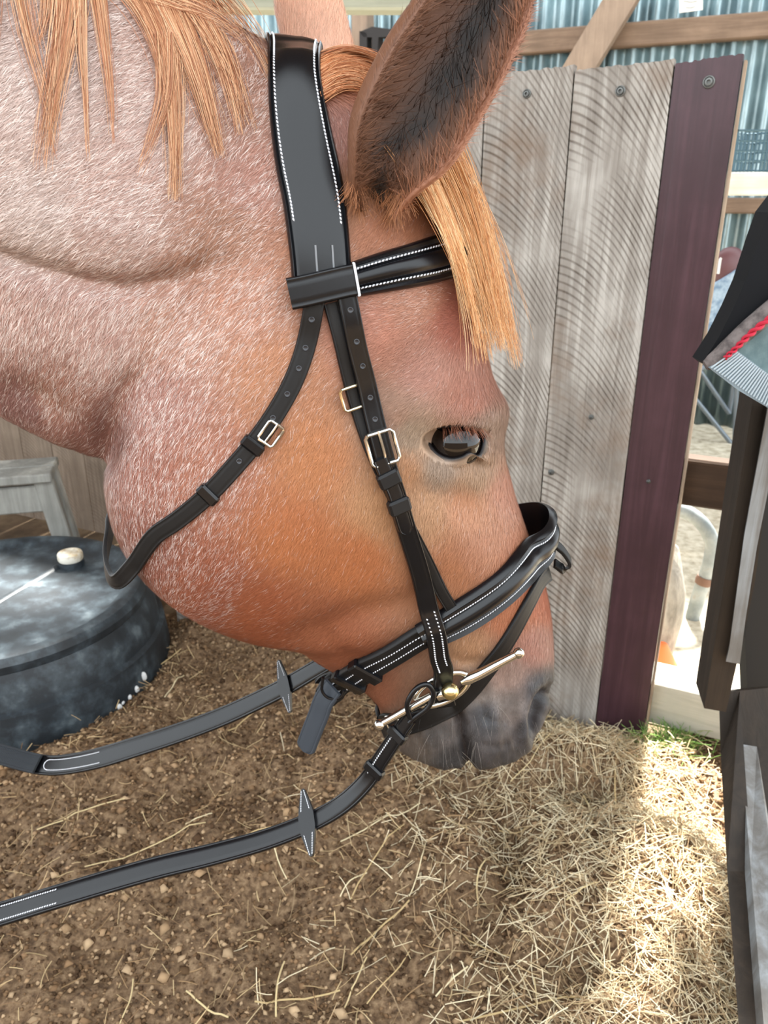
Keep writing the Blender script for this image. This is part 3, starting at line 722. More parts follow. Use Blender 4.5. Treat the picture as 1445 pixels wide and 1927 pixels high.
def strap(name, P, Nn, width, thick, lift, m, parent, prof=FLAT, n=None, conform=True, smooth=3, reach=0.03, tip=False):
    P = np.asarray(P, float); n = n or len(P)
    s = np.r_[0, np.cumsum(np.linalg.norm(np.diff(P, axis=0), axis=1))]; t = np.linspace(0, s[-1], n)
    I = lambda A: np.stack([np.interp(t, s, np.asarray(A, float)[:, k]) for k in range(3)], -1)
    lin1 = lambda a: np.interp(t/s[-1], np.linspace(0, 1, len(a)), a) if np.ndim(a) else np.full(n, float(a))
    P = I(P); Nn = nrm(I(Nn)); W = lin1(width); Lf = lin1(lift)
    for _ in range(4): Nn[1:-1] = nrm(Nn[1:-1]*0.5+0.25*(Nn[:-2]+Nn[2:]))
    T = nrm(np.gradient(P, axis=0)); Nn = nrm(Nn-np.sum(Nn*T, 1)[:, None]*T); B = np.cross(Nn, T)
    o = np.array([p[0] for p in prof]); h = np.array([p[1] for p in prof])*thick
    if tip:
        k = np.linspace(0, 1, n); W = W*np.clip(np.sqrt(np.maximum(1-((k-0.93)/0.07).clip(0)**2, 0.0)), 0.12, 1)
    G = P[:, None]+B[:, None]*(o[None, :]*W[:, None]/2)[..., None]; GN = np.repeat(Nn[:, None], len(o), 1)
    if conform:
        for i in range(n):
            for k in range(len(o)):
                loc, nn, _, dist = bvhH.find_nearest(Vector(G[i, k]))
                if loc is None: continue
                loc = np.array(loc); nn = np.array(nn); hh = (G[i, k]-loc)@nn
                if dist < reach and nn@Nn[i] > 0.1: G[i, k] = G[i, k]+Nn[i]*(Lf[i]-hh)/max(nn@Nn[i], 0.5)
        for _ in range(smooth):
            G[1:-1] = 0.5*G[1:-1]+0.25*(G[:-2]+G[2:]); G[:, 1:-1] = 0.5*G[:, 1:-1]+0.25*(G[:, :-2]+G[:, 2:])
    else: G = G+Nn[:, None]*Lf[:, None, None]
    top = G+Nn[:, None]*h[None, :, None]; bot = G-Nn[:, None]*0.0004
    R = np.concatenate([top, bot[:, ::-1]], 1); nr = R.shape[1]
    me = mesh_np(name, R.reshape(-1, 3), ring_faces(n, nr))
    bm = bmesh.new(); bm.from_mesh(me); bmesh.ops.recalc_face_normals(bm, faces=bm.faces); bm.to_mesh(me); bm.free()
    me.set_sharp_from_angle(angle=math.radians(50))
    S = Strap(); S.o = obj(name, me, m, parent); S.top = top; S.N = Nn; S.T = T; S.B = B; S.W = W; S.of = o; S.n = n
    return S
def on_strap(S, u, f):
    """point, tangent, normal, cross of a strap at length fraction u and width fraction f"""
    x = np.clip(u*(S.n-1), 0, S.n-1.001); i = int(x); a = x-i
    r = S.top[i]*(1-a)+S.top[i+1]*a
    p = np.array([np.interp(f, S.of, r[:, k]) for k in range(3)]); return p, S.T[i], S.N[i], S.B[i]
OCT = np.array([(1,0,0),(-1,0,0),(0,1,0),(0,-1,0),(0,0,1),(0,0,-1)], float); OCF = [(0,2,4),(2,1,4),(1,3,4),(3,0,4),(2,0,5),(1,2,5),(3,1,5),(0,3,5)]
def stitches(S, rows, parent, step=0.0027, name='stitching', slant=0.35, size=(0.0014, 0.00075, 0.0007), m=None):
    mb = MB()
    ln = np.linalg.norm(np.diff(S.top.mean(1), axis=0), axis=1).sum()
    for (f, u0, u1) in rows:
        k = max(int(ln*(u1-u0)/step), 2)
        for u in np.linspace(u0, u1, k):
            p, T, Nn, B = on_strap(S, u, f(u) if callable(f) else f)
            d = T*math.cos(slant)+B*math.sin(slant); e = np.cross(Nn, d)
            mb.add(p+Nn*0.0002+OCT[:, :1]*d*size[0]+OCT[:, 1:2]*e*size[1]+OCT[:, 2:]*Nn*size[2], OCF)
    o = mb.build(name, m or thread, parent, True); o['kind'] = 'stuff'; return o
def band(name, S, u, length, over, thick, m, parent):
    """keeper loop round a strap"""
    p, T, Nn, B = on_strap(S, u, 0.0); i = int(u*(S.n-1)); w = S.W[i]+over
    R = np.stack([T, B, Nn], 1); o = MB().box(p+Nn*(thick*0.5-0.003), (length, w, thick+0.006), R, 0.0016).build(name, m, parent, False); return o
HOLE = None
def hole(S, u, parent, f=0.0, r=0.0017):
    p, T, Nn, B = on_strap(S, u, f); p = p+Nn*0.0001
    prof = [(r*0.2, 0.0001), (r*0.7, 0.0002), (r, 0.0006), (r*1.25, 0.0004), (r*1.3, -0.001)]
    return MB().lathe(prof[::-1], p, Nn, 12).build('punched_hole', mat('hole_edge', (40,41,46), 0.3, 0, 0.5), parent, True)
def buckle(S, u, parent, wide, long, r=0.0013, f=0.0, lift=0.001, name='buckle', m=None, prong=True):
    p, T, Nn, B = on_strap(S, u, f); p = p+Nn*lift; mb = MB(); k = []
    for (a, b) in [(-1,-.8),(-1,.8),(-.8,1),(.8,1),(1,.8),(1,-.8),(.8,-1),(-.8,-1),(-1,-.8)]: k.append(p+T*a*long/2+B*b*wide/2+Nn*0.002*(1-abs(b)))
    mb.tube(np.array(k), r, 8, False)
    if prong: mb.tube(np.array([p+T*long*0.5, p+Nn*0.0022, p-T*long*0.55+Nn*0.001]), r*0.75, 8)
    return mb.build(name, m or steel, parent, True)
bridle = thing('bridle', 'black leather bridle with white stitching on the horse head', 'bridle', (0.0, PY0, 0.6))
def joined(P, Nn, mid):
    """continue a strap over the midline on to the far side of the head"""
    M = mirror(P)[::-1]; MN = (Nn-2*(Nn@EN)[:, None]*EN)[::-1]; mp = np.array([m[0] for m in mid]); mn = np.array([m[1] for m in mid])
    A = np.vstack([P, mp, M]); An = np.vstack([Nn, mn, MN]); return A, An
# --- crownpiece
cy = [(606,545),(604,500),(598,435),(590,370),(574,290),(562,215),(555,150),(554,112)]
P, Nn = surf(cy, 40)
A, An = joined(P, Nn, [(sag(552,62)+EN*0.022, nrm(EN*.6+np.array([0,0,1.]))), (sag(552,56), np.array([0,0,1.])), (sag(552,62)-EN*0.022, nrm(-EN*.6+np.array([0,0,1.])))])
wpx = np.interp(np.linspace(0, 1, 40), [0,.1,.25,.4,.55,.72,.87,1], [112,113,117,119,112,100,102,112])*scale_at(P)
Wc = np.r_[wpx, [wpx[-1]]*3, wpx[::-1]]
cr = strap('crownpiece', A, An, Wc, 0.0075, 0.0022, leather, bridle, CROWN, 110)
stitches(cr, [(lambda u: -0.80, .10, .90), (lambda u: .80, .11, .90)], cr.o, 0.0024)
for (f, u) in ((-.42, .042), (.18, .043)):
    p, T, Nn_, B = on_strap(cr, u, f); mbx = MB().box(p, (0.021, 0.0012, 0.0012), np.stack([T, B, Nn_], 1)); mbx.build('slit', mat('slit_edge', (120,122,126), 0.5, 0, 0.3), cr.o)
# --- throatlatch
P, Nn = surf([(592,560),(586,600),(576,650),(553,715),(520,775),(480,832),(430,890),(385,937),(325,985),(285,1012)], 50)
M = mirror(P)[::-1]; MN = (Nn-2*(Nn@EN)[:, None]*EN)[::-1]
mid = [(sag(248,1034)+EN*0.060, nrm(EN-EU*.3)), (sag(222,1042)+EN*0.040, nrm(EN-EU*.9)), (sag(206,1034)+EN*0.012, nrm(-EU+EN*.3)), (sag(203,1016)-EN*0.015, nrm(-EU-EN*.3)), (sag(212,990)-EN*0.045, nrm(-EU-EN))]
A = catmull(np.vstack([P[::4], [m[0] for m in mid], M[10::4]]), 110); An = nrm(catmull(np.vstack([Nn[::4], [m[1] for m in mid], MN[10::4]]), 110))
thr = strap('throatlatch', A, An, 35*0.00040, 0.003, np.r_[[.006]*3, [.0016]*87], leather_d, bridle, FLAT, 140, reach=.010)
for q in ((581,598),(572,650),(557,697),(534,744),(508,788),(452,868)): hole(thr, u_at(thr, *q), thr.o)
buckle(thr, u_at(thr,500,806), thr.o, 0.012, 0.016, f=.75)
for u in (u_at(thr,478,838), u_at(thr,395,930)): band('keeper', thr, u, 0.009, 0.003, 0.0028, leather, thr.o)
# --- noseband hanger and cheekpiece
P, Nn = surf([(622,570),(640,640),(662,735),(692,830),(728,910),(765,985),(800,1052),(832,1115),(852,1150)], 50)
hg = strap('noseband_hanger', P, Nn, 26*0.00041, 0.0028, np.r_[[.003]*6, [.0016]*36, [.005]*8], leather_d, bridle, FLAT, 60)
buckle(hg, u_at(hg,660,748), hg.o, 0.016, 0.016, f=-.5, name='buckle', m=pale_steel, prong=False)
P, Nn = surf([(650,560),(668,650),(690,740),(712,830),(735,910),(760,990),(786,1072),(808,1160),(825,1240),(835,1305)], 70)
wch = 38*scale_at(P)
ck = strap('cheekpiece', P, Nn, wch, 0.0032, np.r_[[.008]*5, [.0055]*40, [.009]*6, [.017]*12, [.014]*7], leather, bridle, FLAT, 90)
stitches(ck, [(-.55, u_at(ck,806,1160), u_at(ck,828,1265)), (.55, u_at(ck,808,1158), u_at(ck,826,1256))], ck.o, 0.0026)
for q in ((651,588),(658,640),(670,694),(683,747),(695,797)): hole(ck, u_at(ck, *q), ck.o)
buckle(ck, u_at(ck,707,848), ck.o, 0.021, 0.024, 0.0015, lift=0.0012)
P2, N2 = surf([(710,858),(720,884),(732,912),(743,948),(758,992)], 30)
bl = strap('billet', P2, N2, 31*scale_at(P2), 0.003, 0.0092, leather, bridle, FLAT, 40, tip=True)
for u in (.25, .62): band('keeper', bl, u, 0.012, 0.0045, 0.0026, leather_d, bl.o)
# --- browband
P, Nn = surf([(664,527),(720,513),(780,499),(835,483),(868,472)], 40)
A, An = joined(P, Nn, [(sag(888,452)+EN*0.035, nrm(EU+EN)), (sag(898,444), EU), (sag(888,452)-EN*0.035, nrm(EU-EN))])
wb_ = np.interp(np.linspace(0, 1, 40), [0,.12,.4,1], [64,72,86,88])*scale_at(P)
br = strap('browband', A, An, np.r_[wb_, [wb_[-1]]*3, wb_[::-1]], 0.0075, 0.0016, leather, bridle, PADDED, 96)
stitches(br, [(-.52, .005, .45), (.52, .005, .45)], br.o, 0.0025)
P, Nn = surf([(546,553),(575,547),(605,540),(640,532),(667,527)], 24)
lp = strap('browband_loop', P, Nn, 58*scale_at(P), 0.004, 0.012, leather, bridle, FLAT, 30)
p0, T0, N0, B0 = on_strap(lp, .97, -1); p1, *_ = on_strap(lp, .97, 1); p0 = p0+N0*.003; p1 = p1+N0*.003
MB().tube(np.array([p0-N0*.001, p0+N0*.0014, (p0+p1)/2+N0*.0016, p1+N0*.0014, p1-N0*.001]), 0.00085, 8).build('white_binding', thread, lp.o, True)
# --- noseband: padded front, plain rear strap
P, Nn = surf([(792,1192),(845,1166),(905,1130),(958,1086),(992,1048)], 40)
A, An = joined(P[::3], Nn[::3], [(sag(1014,1012)+EN*0.034, nrm(EU+EN*1.2)), (sag(1028,988)+EN*0.016, nrm(EU+EN*.4)), (sag(1030,980), EU), (sag(1028,988)-EN*0.016, nrm(EU-EN*.4)), (sag(1014,1012)-EN*0.034, nrm(EU-EN*1.2))])
A = catmull(A, 120); An = nrm(catmull(An, 120))
for _ in range(25): A[1:-1] = .5*A[1:-1]+.25*(A[:-2]+A[2:])
wn_ = np.interp(np.linspace(0, 1, 120), [0,.1,.35,.5,.65,1], [70,82,88,80,88,82])*scale_at(P).mean()
nb = strap('noseband', A, An, wn_, 0.010, 0.003, leather, bridle, PADDED, 120, reach=0.007, smooth=8)
stitches(nb, [(-.52, .02, .60), (.52, .02, .60)], nb.o, 0.0025)
P, Nn = surf([(815,1180),(780,1197),(735,1225),(690,1252),(655,1275),(628,1290)], 40)
M = mirror(P)[::-1]; MN = (Nn-2*(Nn@EN)[:, None]*EN)[::-1]
A = np.vstack([P, [sag(606,1300)+EN*.02, sag(598,1302), sag(606,1300)-EN*.02], M]); An = np.vstack([Nn, [nrm(EN-EU), -EU, nrm(-EN-EU)], MN])
wr = np.interp(np.linspace(0, 1, 40), [0,.4,1], [60,60,56])*scale_at(P)
rs = strap('rear_strap', A, An, np.r_[wr, [wr[-1]]*3, wr[::-1]], 0.005, 0.003, leather_d, bridle, FLAT, 110)
stitches(rs, [(-.45, .02, .42), (.35, .02, .42)], rs.o, 0.0026)
for u in (.185, .25): band('keeper', rs, u, 0.012, 0.005, 0.004, leather, rs.o)
a, b_ = hit(680,1255); e0 = a-nrm(ray(680,1255))*0.012
tp = [(628,1292),(610,1318),(600,1345),(588,1375),(574,1412)]; d0 = e0[1]
TP = np.array([at_y(x, y, d0) for x, y in tp]); TN = np.tile(nrm(np.array([-.35, -.75, .55])), (len(tp), 1))
strap('strap_end', catmull(TP, 30), np.repeat(TN[:1], 30, 0), 42*0.00048, 0.003, 0.0, leather_g, bridle, FLAT, 40, conform=False, tip=True)
dr = [at_y(x, y, d0-0.006) for x, y in [(608,1275),(606,1300),(620,1314),(640,1312),(648,1300)]]
MB().tube(catmull(np.array(dr), 20), 0.0014, 8).build('dee_ring', leather, bridle, True)
# --- flash strap and its loop on the nose
P, Nn = surf([(1022,1070),(1006,1105),(985,1145),(955,1200),(915,1258),(868,1312),(810,1345),(760,1360),(728,1364)], 60)
M = mirror(P)[::-1]; MN = (Nn-2*(Nn@EN)[:, None]*EN)[::-1]
A = np.vstack([P, [sag(700,1362)+EN*.02, sag(692,1362), sag(700,1362)-EN*.02], M]); An = np.vstack([Nn, [nrm(EN-EU), -EU, nrm(-EN-EU)], MN])
wf = np.interp(np.linspace(0, 1, 60), [0,.3,.55,.8,1], [32,35,38,46,60])*scale_at(P)
fl = strap('flash_strap', A, An, np.r_[wf, [wf[-1]]*3, wf[::-1]], 0.003, np.r_[[.006]*6, [.002]*100, [.006]*17], leather_d, bridle, FLAT, 130)
buckle(fl, .405, fl.o, 0.022, 0.016, f=0.0, name='buckle')
q = [sag(x, y)+EN*.012 for x, y in [(1036,1015),(1050,1028),(1062,1050),(1050,1060),(1034,1050)]]
lq = catmull(np.array(q), 24); strap('flash_loop', lq, np.tile(EU*.8+EN*.3, (24, 1)), 0.010, 0.0025, 0.0, leather_d, bridle, FLAT, 30, conform=False)

# ================================================================== BIT
bit = thing('snaffle_bit', 'polished steel full cheek bit with a brass ball at the horse mouth', 'bit', (0.06, PY0, 0.62))
def lifted(px, py, lf):
    a, b = hit(px, py)
    if a is None: a = sag(px, py)+EN*.03
    return a-nrm(ray(px, py))*lf
kc = lifted(838,1296,0.018); ky = kc[1]
def onb(px, py, extra=0.0): return at_y(px, py, ky-extra+(px-838)*0.00004)
ring = [];  ax = nrm(np.array((.90,-.42))); bx = np.array((-ax[1], ax[0]))
for t in np.linspace(0, 2*math.pi, 41): ring.append(onb(*(np.array((832,1297))+ax*54*math.cos(t)+bx*24*math.sin(t))))
MB().tube(np.array(ring), 0.0028, 12, False).build('cheek_ring', steel, bit, True)
up = np.array([onb(*p, .002) for p in [(868,1284),(885,1276),(905,1267),(940,1248),(976,1229)]])
o = MB().tube(catmull(up, 20), np.interp(np.linspace(0,1,20),[0,.2,1],[.0030,.0052,.0034]), 14).build('cheek_arm', steel, bit, True)
MB().ball(up[-1], 0.0050, 18, 12).build('arm_ball', steel, o, True)
dn_ = np.array([onb(*p, .004) for p in [(812,1310),(775,1330),(745,1347),(714,1364)]])
o = MB().tube(catmull(dn_, 20), np.interp(np.linspace(0,1,20),[0,.2,1],[.0045,.0042,.0032]), 14).build('cheek_arm', steel, bit, True)
MB().ball(dn_[-1], 0.0050, 18, 12).build('arm_ball', steel, o, True)
MB().ball(onb(847,1301,.010), 0.0078, 24, 16).build('brass_ball', brass, bit, True)
MB().tube(np.array([onb(824,1308,.004), onb(838,1304,.006), onb(846,1302,.006)]), 0.0052, 14).build('sleeve', steel, bit, True)
mq = onb(847,1301,0); MB().tube(np.array([mq, mq-EN*0.05, mirror(mq[None])[0]]), 0.006, 12).build('mouthpiece', steel, bit, True)

# ================================================================== REINS
def free_strap(name, pts, width_px, parent, m, n=120, tilt=.5, thick=.003):
    P = catmull(np.array([at_y(x, y, yy) for x, y, yy in pts]), n)
    Nn = nrm(nrm(CAMV-P)+np.array([0, 0, tilt])); w = np.interp(np.linspace(0, 1, n), np.linspace(0, 1, len(width_px)), width_px)*scale_at(P)
    return strap(name, P, Nn, w, thick, 0.0, m, parent, FLAT, n, conform=False)
def rein_stop(S, u, rein, half=0.031, wide=0.017):
    p, T, Nn, B = on_strap(S, u, 0.0); p = p+Nn*0.0008; mb = MB(); st = MB()
    B2 = nrm(B+T*0.12)
    prof = [(-1,.14),(-.93,.28),(-.45,.78),(-.2,1),(.2,1),(.45,.78),(.93,.28),(1,.14)]
    poly = [p+B2*half*a+T*wide/2*b for a, b in prof]+[p+B2*half*a-T*wide/2*b for a, b in prof[::-1]]
    mb.prism(np.array(poly)-Nn*0.0008, Nn*0.0034); o = mb.build('rein_stop', leather, rein)
    for s1 in (-1, 1):
        for s2 in (-1, 1):
            for t in np.linspace(.38, .92, 9):
                q = p+B2*half*t*s1+T*wide/2*s2*np.interp(t, [.2,.45,.93], [1,.78,.28])*.62+Nn*0.0028
                d = nrm(B2*s1+T*s2*-.3); e = np.cross(Nn, d); st.add(q+OCT[:, :1]*d*.0012+OCT[:, 1:2]*e*.0005+OCT[:, 2:]*Nn*.0004, OCF)
    st.build('stitching', thread, o, True)['kind'] = 'stuff'
rein = thing('rein', 'black leather rein on the near side running to the bit ring', 'rein', tuple(at_y(200,1660,.60)))
nr_ = free_strap('strap', [(772,1350,ky-.006),(745,1388,ky-.004),(718,1428,ky-.002),(690,1470,ky),(645,1513,ky),(585,1547,ky),(500,1580,ky),(400,1608,ky),(300,1632,ky-.005),(200,1660,ky-.01),(100,1690,ky-.015),(-40,1732,ky-.02),(-300,1800,ky-.05)], [30,34,38,40,42,43,44,45,46,47], rein, leather, 150)
stitches(nr_, [(-.55, u_at(nr_,105,1688), .995), (.55, u_at(nr_,108,1687), .995)], nr_.o, 0.0026)
stitches(nr_, [(-.4, .03, .12)], nr_.o, 0.0026)
rein_stop(nr_, u_at(nr_,583,1546), rein)
lp_ = [onb(*p, .010) for p in [(772,1352),(766,1325),(782,1297),(804,1288),(816,1306),(806,1330),(780,1350),(770,1360)]]
MB().tube(catmull(np.array(lp_), 40), 0.0024, 10).build('loop', leather, rein, True)
for u in (.035, .11): band('keeper', nr_, u, .010, .004, .003, leather, nr_.o)
reinf = thing('rein', 'black leather rein on the far side hanging behind the jaw before the black tub', 'rein', tuple(at_y(180,1428,.82)))
fr_ = free_strap('strap', [(700,1200,.79),(610,1250,.80),(545,1288,.81),(490,1316,.82),(420,1348,.83),(340,1378,.84),(260,1404,.85),(180,1428,.86),(110,1440,.87),(60,1436,.88),(0,1420,.89),(-50,1405,.90)], [30,33,35,36,37,38,39,38,36,34], reinf, leather, 150, .3)
stitches(fr_, [(-.5, u_at(fr_,185,1427), u_at(fr_,90,1440)), (.5, u_at(fr_,185,1427), u_at(fr_,90,1440))], fr_.o, 0.0022)
u0_ = u_at(fr_,90,1440); q_ = [on_strap(fr_, u0_+.012*math.cos(t), .5*math.sin(t))[0]+on_strap(fr_, u0_, 0)[2]*.0004 for t in np.linspace(-1.5, 1.5, 12)]
MB().tube(np.array(q_), .0006, 6).build('stitched_end', thread, fr_.o, True)
rein_stop(fr_, u_at(fr_,538,1288), reinf, .032)
web = free_strap('webbing', [(72,1438,.872),(50,1433,.878),(0,1419,.886),(-50,1404,.896)], [37,37,36], reinf, mat('webbing', (38,42,47), 0.85), 40, .3, .0034)
stitches(web, [(f, .02, .98) for f in (-.6,-.2,.2,.6)], web.o, 0.0022, 'weave', 1.3, (.0016,.0004,.0004), mat('webbing_light', (60,66,72), .85))
# ================================================================== THE STALL
HOL = [((1110,1500),.075,.05,.085),((960,1590),.045,.11,.075),((1090,1830),.07,.05,.06),((1010,1480),.10,.03,.03),((870,1480),.10,.04,.03),((420,1480),.10,.06,.025),((560,1700),.14,.06,.02),((930,1760),.05,.09,.05)]
BMP = [((1120,1420),.08,.05,.05),((1040,1420),.10,.05,.05),((1050,1680),.09,.07,.035),((1230,1640),.12,.14,.035),((800,1590),.10,.07,.03),((250,1620),.2,.1,.025),((1240,1880),.15,.08,.03)]
HOLW = [(at_z(*p, .05), a, b, c) for p, a, b, c in HOL]; BMPW = [(at_z(*p, .08), a, b, c) for p, a, b, c in BMP]
def ground(x, y):
    h = 0.045+0.05*(vnoise(x, y, .22, 1)-.5)+0.035*(vnoise(x, y, .09, 2)-.5)+0.02*(vnoise(x, y, .035, 3)-.5)+0.010*(vnoise(x, y, .014, 4)-.5)
    for p, a, b, c in BMPW: h = h+c*np.exp(-((x-p[0])/a)**2-((y-p[1])/b)**2)
    for p, a, b, c in HOLW: h = h-c*np.exp(-((x-p[0])/a)**2-((y-p[1])/b)**2)
    dt = np.hypot(x+.965, y-1.775); h = h*np.clip((dt-.36)/.12, .12, 1)
    return np.maximum(h, 0.004)
# floor: earth under everything, running out of the stall
fm = noise_mat('trodden_earth', [(0.3, (70,56,42)), (0.5, (104,86,66)), (0.7, (136,116,92))], 7, 8, 0.9, (1, 1, 1), 0.6, 0.01)
fl_ = MB().box((0, 3.0, -0.05), (16, 18, 0.1)).build('floor', fm); struct(fl_)
bed_m = noise_mat('bedding', [(0.32, (70,53,39)), (0.5, (122,98,74)), (0.68, (158,133,104))], 90, 9, 0.92, (1, 1, 1), 0.9, 0.006)
gx = np.arange(-1.5, 0.86, .008); gy = np.arange(0.45, 2.05, .008); X, Y = np.meshgrid(gx, gy, indexing='ij'); Z = ground(X, Y)
nx, ny = X.shape; ii = (np.arange(nx-1)[:, None]*ny+np.arange(ny-1)[None]).ravel()
F0 = np.array([0.45, 1.5, 0]); FSL = .47; EF = nrm(np.array([1, -FSL, 0])); NF = nrm(np.array([-FSL, -1, 0]))
def inside(x, y):
    s_ = (x-F0[0])*NF[0]+(y-F0[1])*NF[1]; a_ = (x-F0[0])*EF[0]+(y-F0[1])*EF[1]
    back = np.where(a_ > .185, -.12, np.where(a_ < -.9, -.40, .016)); return (s_ > back) & (np.hypot(x+.965, y-1.775) > .395)
Fg = np.stack([ii, ii+ny, ii+ny+1, ii+1], -1)
Fg = Fg[inside(X.ravel()[ii]+.004, Y.ravel()[ii]+.004)]
bed = obj('bedding', mesh_np('bedding', np.stack([X, Y, Z], -1).reshape(-1, 3), Fg), bed_m); tag(bed, 'brown trampled bedding heaped over the stall floor', 'bedding', None, 'stuff')
rc = np.random.default_rng(5)
def visible_ground(n, r, xr=(-.9, .85), yr=(.5, 2.0)):
    x = r.uniform(*xr, n); y = r.uniform(*yr, n); return x, y
n = 30000; cxx, cyy = visible_ground(n, rc); k_ = inside(cxx, cyy); cxx = cxx[k_]; cyy = cyy[k_]; n = len(cxx); sz = rc.uniform(.0018, .0062, n)*(1+1.0*(rc.random(n) < .06))
pal = lin(np.array([(134,107,80),(104,81,59),(158,131,101),(80,61,45),(178,152,121),(118,93,69)], float)); cc = pal[rc.integers(0, 6, n)]*(0.8+.4*rc.random((n, 1)))
O8 = OCT[None]*rc.uniform(.5, 1.2, (n, 6, 1))*sz[:, None, None]
an = rc.random(n)*6.28; ca, sa = np.cos(an)[:, None], np.sin(an)[:, None]; O8 = np.stack([O8[..., 0]*ca-O8[..., 1]*sa, O8[..., 0]*sa+O8[..., 1]*ca, O8[..., 2]*.8+O8[..., 0]*.3], -1)
V = O8+np.stack([cxx, cyy, ground(cxx, cyy)+sz*.4], -1)[:, None]
F = (np.arange(n)[:, None, None]*6+np.array(OCF)[None]).reshape(-1, 3)
crumb = obj('crumbs', mesh_np('crumbs', V.reshape(-1, 3), F, np.repeat(cc, 6, 0), smooth=False), mat('crumb', None, .95, 0, .1, 'Col'), bed); crumb['kind'] = 'stuff'
# hay: thousands of stalks, denser toward the open side
def stalks(n, r, x, y, ln, npt=6, curl=.14, up=.012):
    a = r.random(n)*2*math.pi; t = np.linspace(-.5, .5, npt); k = r.normal(0, curl, n)
    ang = a[:, None]+k[:, None]*t[None]*2; dx = np.cos(ang)*ln[:, None]/npt; dy = np.sin(ang)*ln[:, None]/npt
    px_ = x[:, None]+np.cumsum(dx, 1)-dx.sum(1, keepdims=True)/2; py_ = y[:, None]+np.cumsum(dy, 1)-dy.sum(1, keepdims=True)/2
    z = ground(px_, py_); z = .35*z+.65*z.mean(1, keepdims=True)+up*r.random((n, 1))+.012*np.abs(r.normal(0, 1, (n, 1)))+t[None]*r.normal(0, .018, (n, 1))
    z = np.maximum(z, ground(px_, py_)+.0015); return np.stack([px_, py_, z], -1)
straw_m = mat('straw', None, .6, 0, .35, 'Col')
def hay(n, seed, xs, ys, pal, l0, l1, rad): 
    r = np.random.default_rng(seed); x = xs(r, n); y = ys(r, n); ln = r.uniform(l0, l1, n)
    c = lin(np.array(pal, float))[r.integers(0, len(pal), n)]*(.75+.5*r.random((n, 1)))
    return stalks(n, r, x, y, ln), r.uniform(*rad, n), c
STP = [(214,196,160),(196,174,136),(230,216,184),(170,146,112),(206,194,164),(158,132,100)]
H = [hay(5200, 41, lambda r, n: np.clip(.62-np.abs(r.normal(0, .26, n)), -.2, .84)+r.normal(0, .02, n), lambda r, n: r.uniform(.6, 1.62, n), STP, .02, .075, (.0004, .0010)),
     hay(3600, 42, lambda r, n: r.normal(.45, .16, n), lambda r, n: r.uniform(.6, 1.6, n), STP, .015, .055, (.0004, .0010)),
     hay(1500, 43, lambda r, n: r.uniform(-.8, .3, n), lambda r, n: r.uniform(.55, 1.8, n), [(150,122,88),(128,100,72),(176,150,112),(196,172,130)], .015, .05, (.0004, .0010)),
     hay(900, 44, lambda r, n: r.uniform(.02, .5, n), lambda r, n: 1.42-.3*(r.uniform(.02, .5, n)-.3)+r.normal(0, .06, n), STP, .03, .09, (.0004, .0010))]
HS = np.vstack([h[0] for h in H]); HR = np.concatenate([h[1] for h in H]); HC = np.vstack([h[2] for h in H])
k_ = inside(HS[..., 0], HS[..., 1]).all(1); HS = HS[k_]; HR = HR[k_]; HC = HC[k_]
hy = strands('hay', HS, HR, HC, straw_m, None, False); tag(hy, 'pale tangled hay lying thick toward the open side of the stall', 'hay', None, 'stuff')
# long stalks that stand out singly on the bedding
LG = [((388,1560),(165,1660)) , ((545,1570),(340,1655)), ((640,1590),(790,1520)), ((535,1810),(520,1925)), ((660,1790),(770,1690)), ((770,1690),(800,1600)), ((640,1920),(690,1800)), ((690,1890),(770,1790)),
      ((790,1490),(960,1400)), ((1010,1905),(1005,1840)), ((860,1925),(1210,1862)), ((640,1690),(690,1640)), ((350,1860),(430,1920)), ((480,1895),(640,1870)), ((510,1600),(540,1660)), ((70,1565),(235,1505)),
      ((200,1280),(340,1215)), ((310,1310),(345,1262)), ((820,1545),(880,1560)), ((940,1540),(1010,1550)), ((1085,1530),(1140,1525)), ((1100,1480),(1105,1580)), ((1155,1450),(1160,1580)), ((960,1700),(985,1760)),
      ((1060,1740),(1120,1700)), ((870,1750),(960,1790)), ((820,1870),(880,1820)), ((1120,1750),(1180,1730)), ((430,1380),(520,1310)), ((350,1560),(400,1540)), ((960,1480),(1040,1430)), ((660,1690),(760,1560)),
      ((1000,1640),(1040,1560)), ((1150,1690),(1250,1650)), ((1200,1560),(1300,1530)), ((1180,1800),(1290,1850)), ((920,1620),(900,1700)), ((1235,1480),(1320,1500)), ((1040,1610),(1130,1625)), ((250,1840),(225,1925))]
rs_ = np.random.default_rng(77)
for k, (a, b) in enumerate(LG):
    A = at_z(*a, .05); B = at_z(*b, .05); A = A[:2]; B = B[:2]; t = np.linspace(0, 1, 8); pp = A[None]*(1-t)[:, None]+B[None]*t[:, None]
    d = nrm(B-A); pp = pp+np.array([-d[1], d[0]])[None]*(np.sin(t*math.pi)*rs_.normal(0, .004))[:, None]
    z = ground(pp[:, 0], pp[:, 1]); z = np.maximum(z.mean()*.6+z*.4, z)+.006+.012*np.sin(t*math.pi)*rs_.random()
    P = np.stack([pp[:, 0], pp[:, 1], z], -1); o0 = P.mean(0)
    c = [(214,194,148),(196,172,126),(226,212,174)][k % 3]
    MBs = MB().tube(P, rs_.uniform(.0009, .0016), 6); o = MBs.build('straw_stalk', mat('straw_%d' % (k % 3), c, .55, 0, .35), None, True, o0)
    tag(o, 'single long pale straw stalk lying loose on the bedding', 'straw', 'loose straw stalks on the bedding')

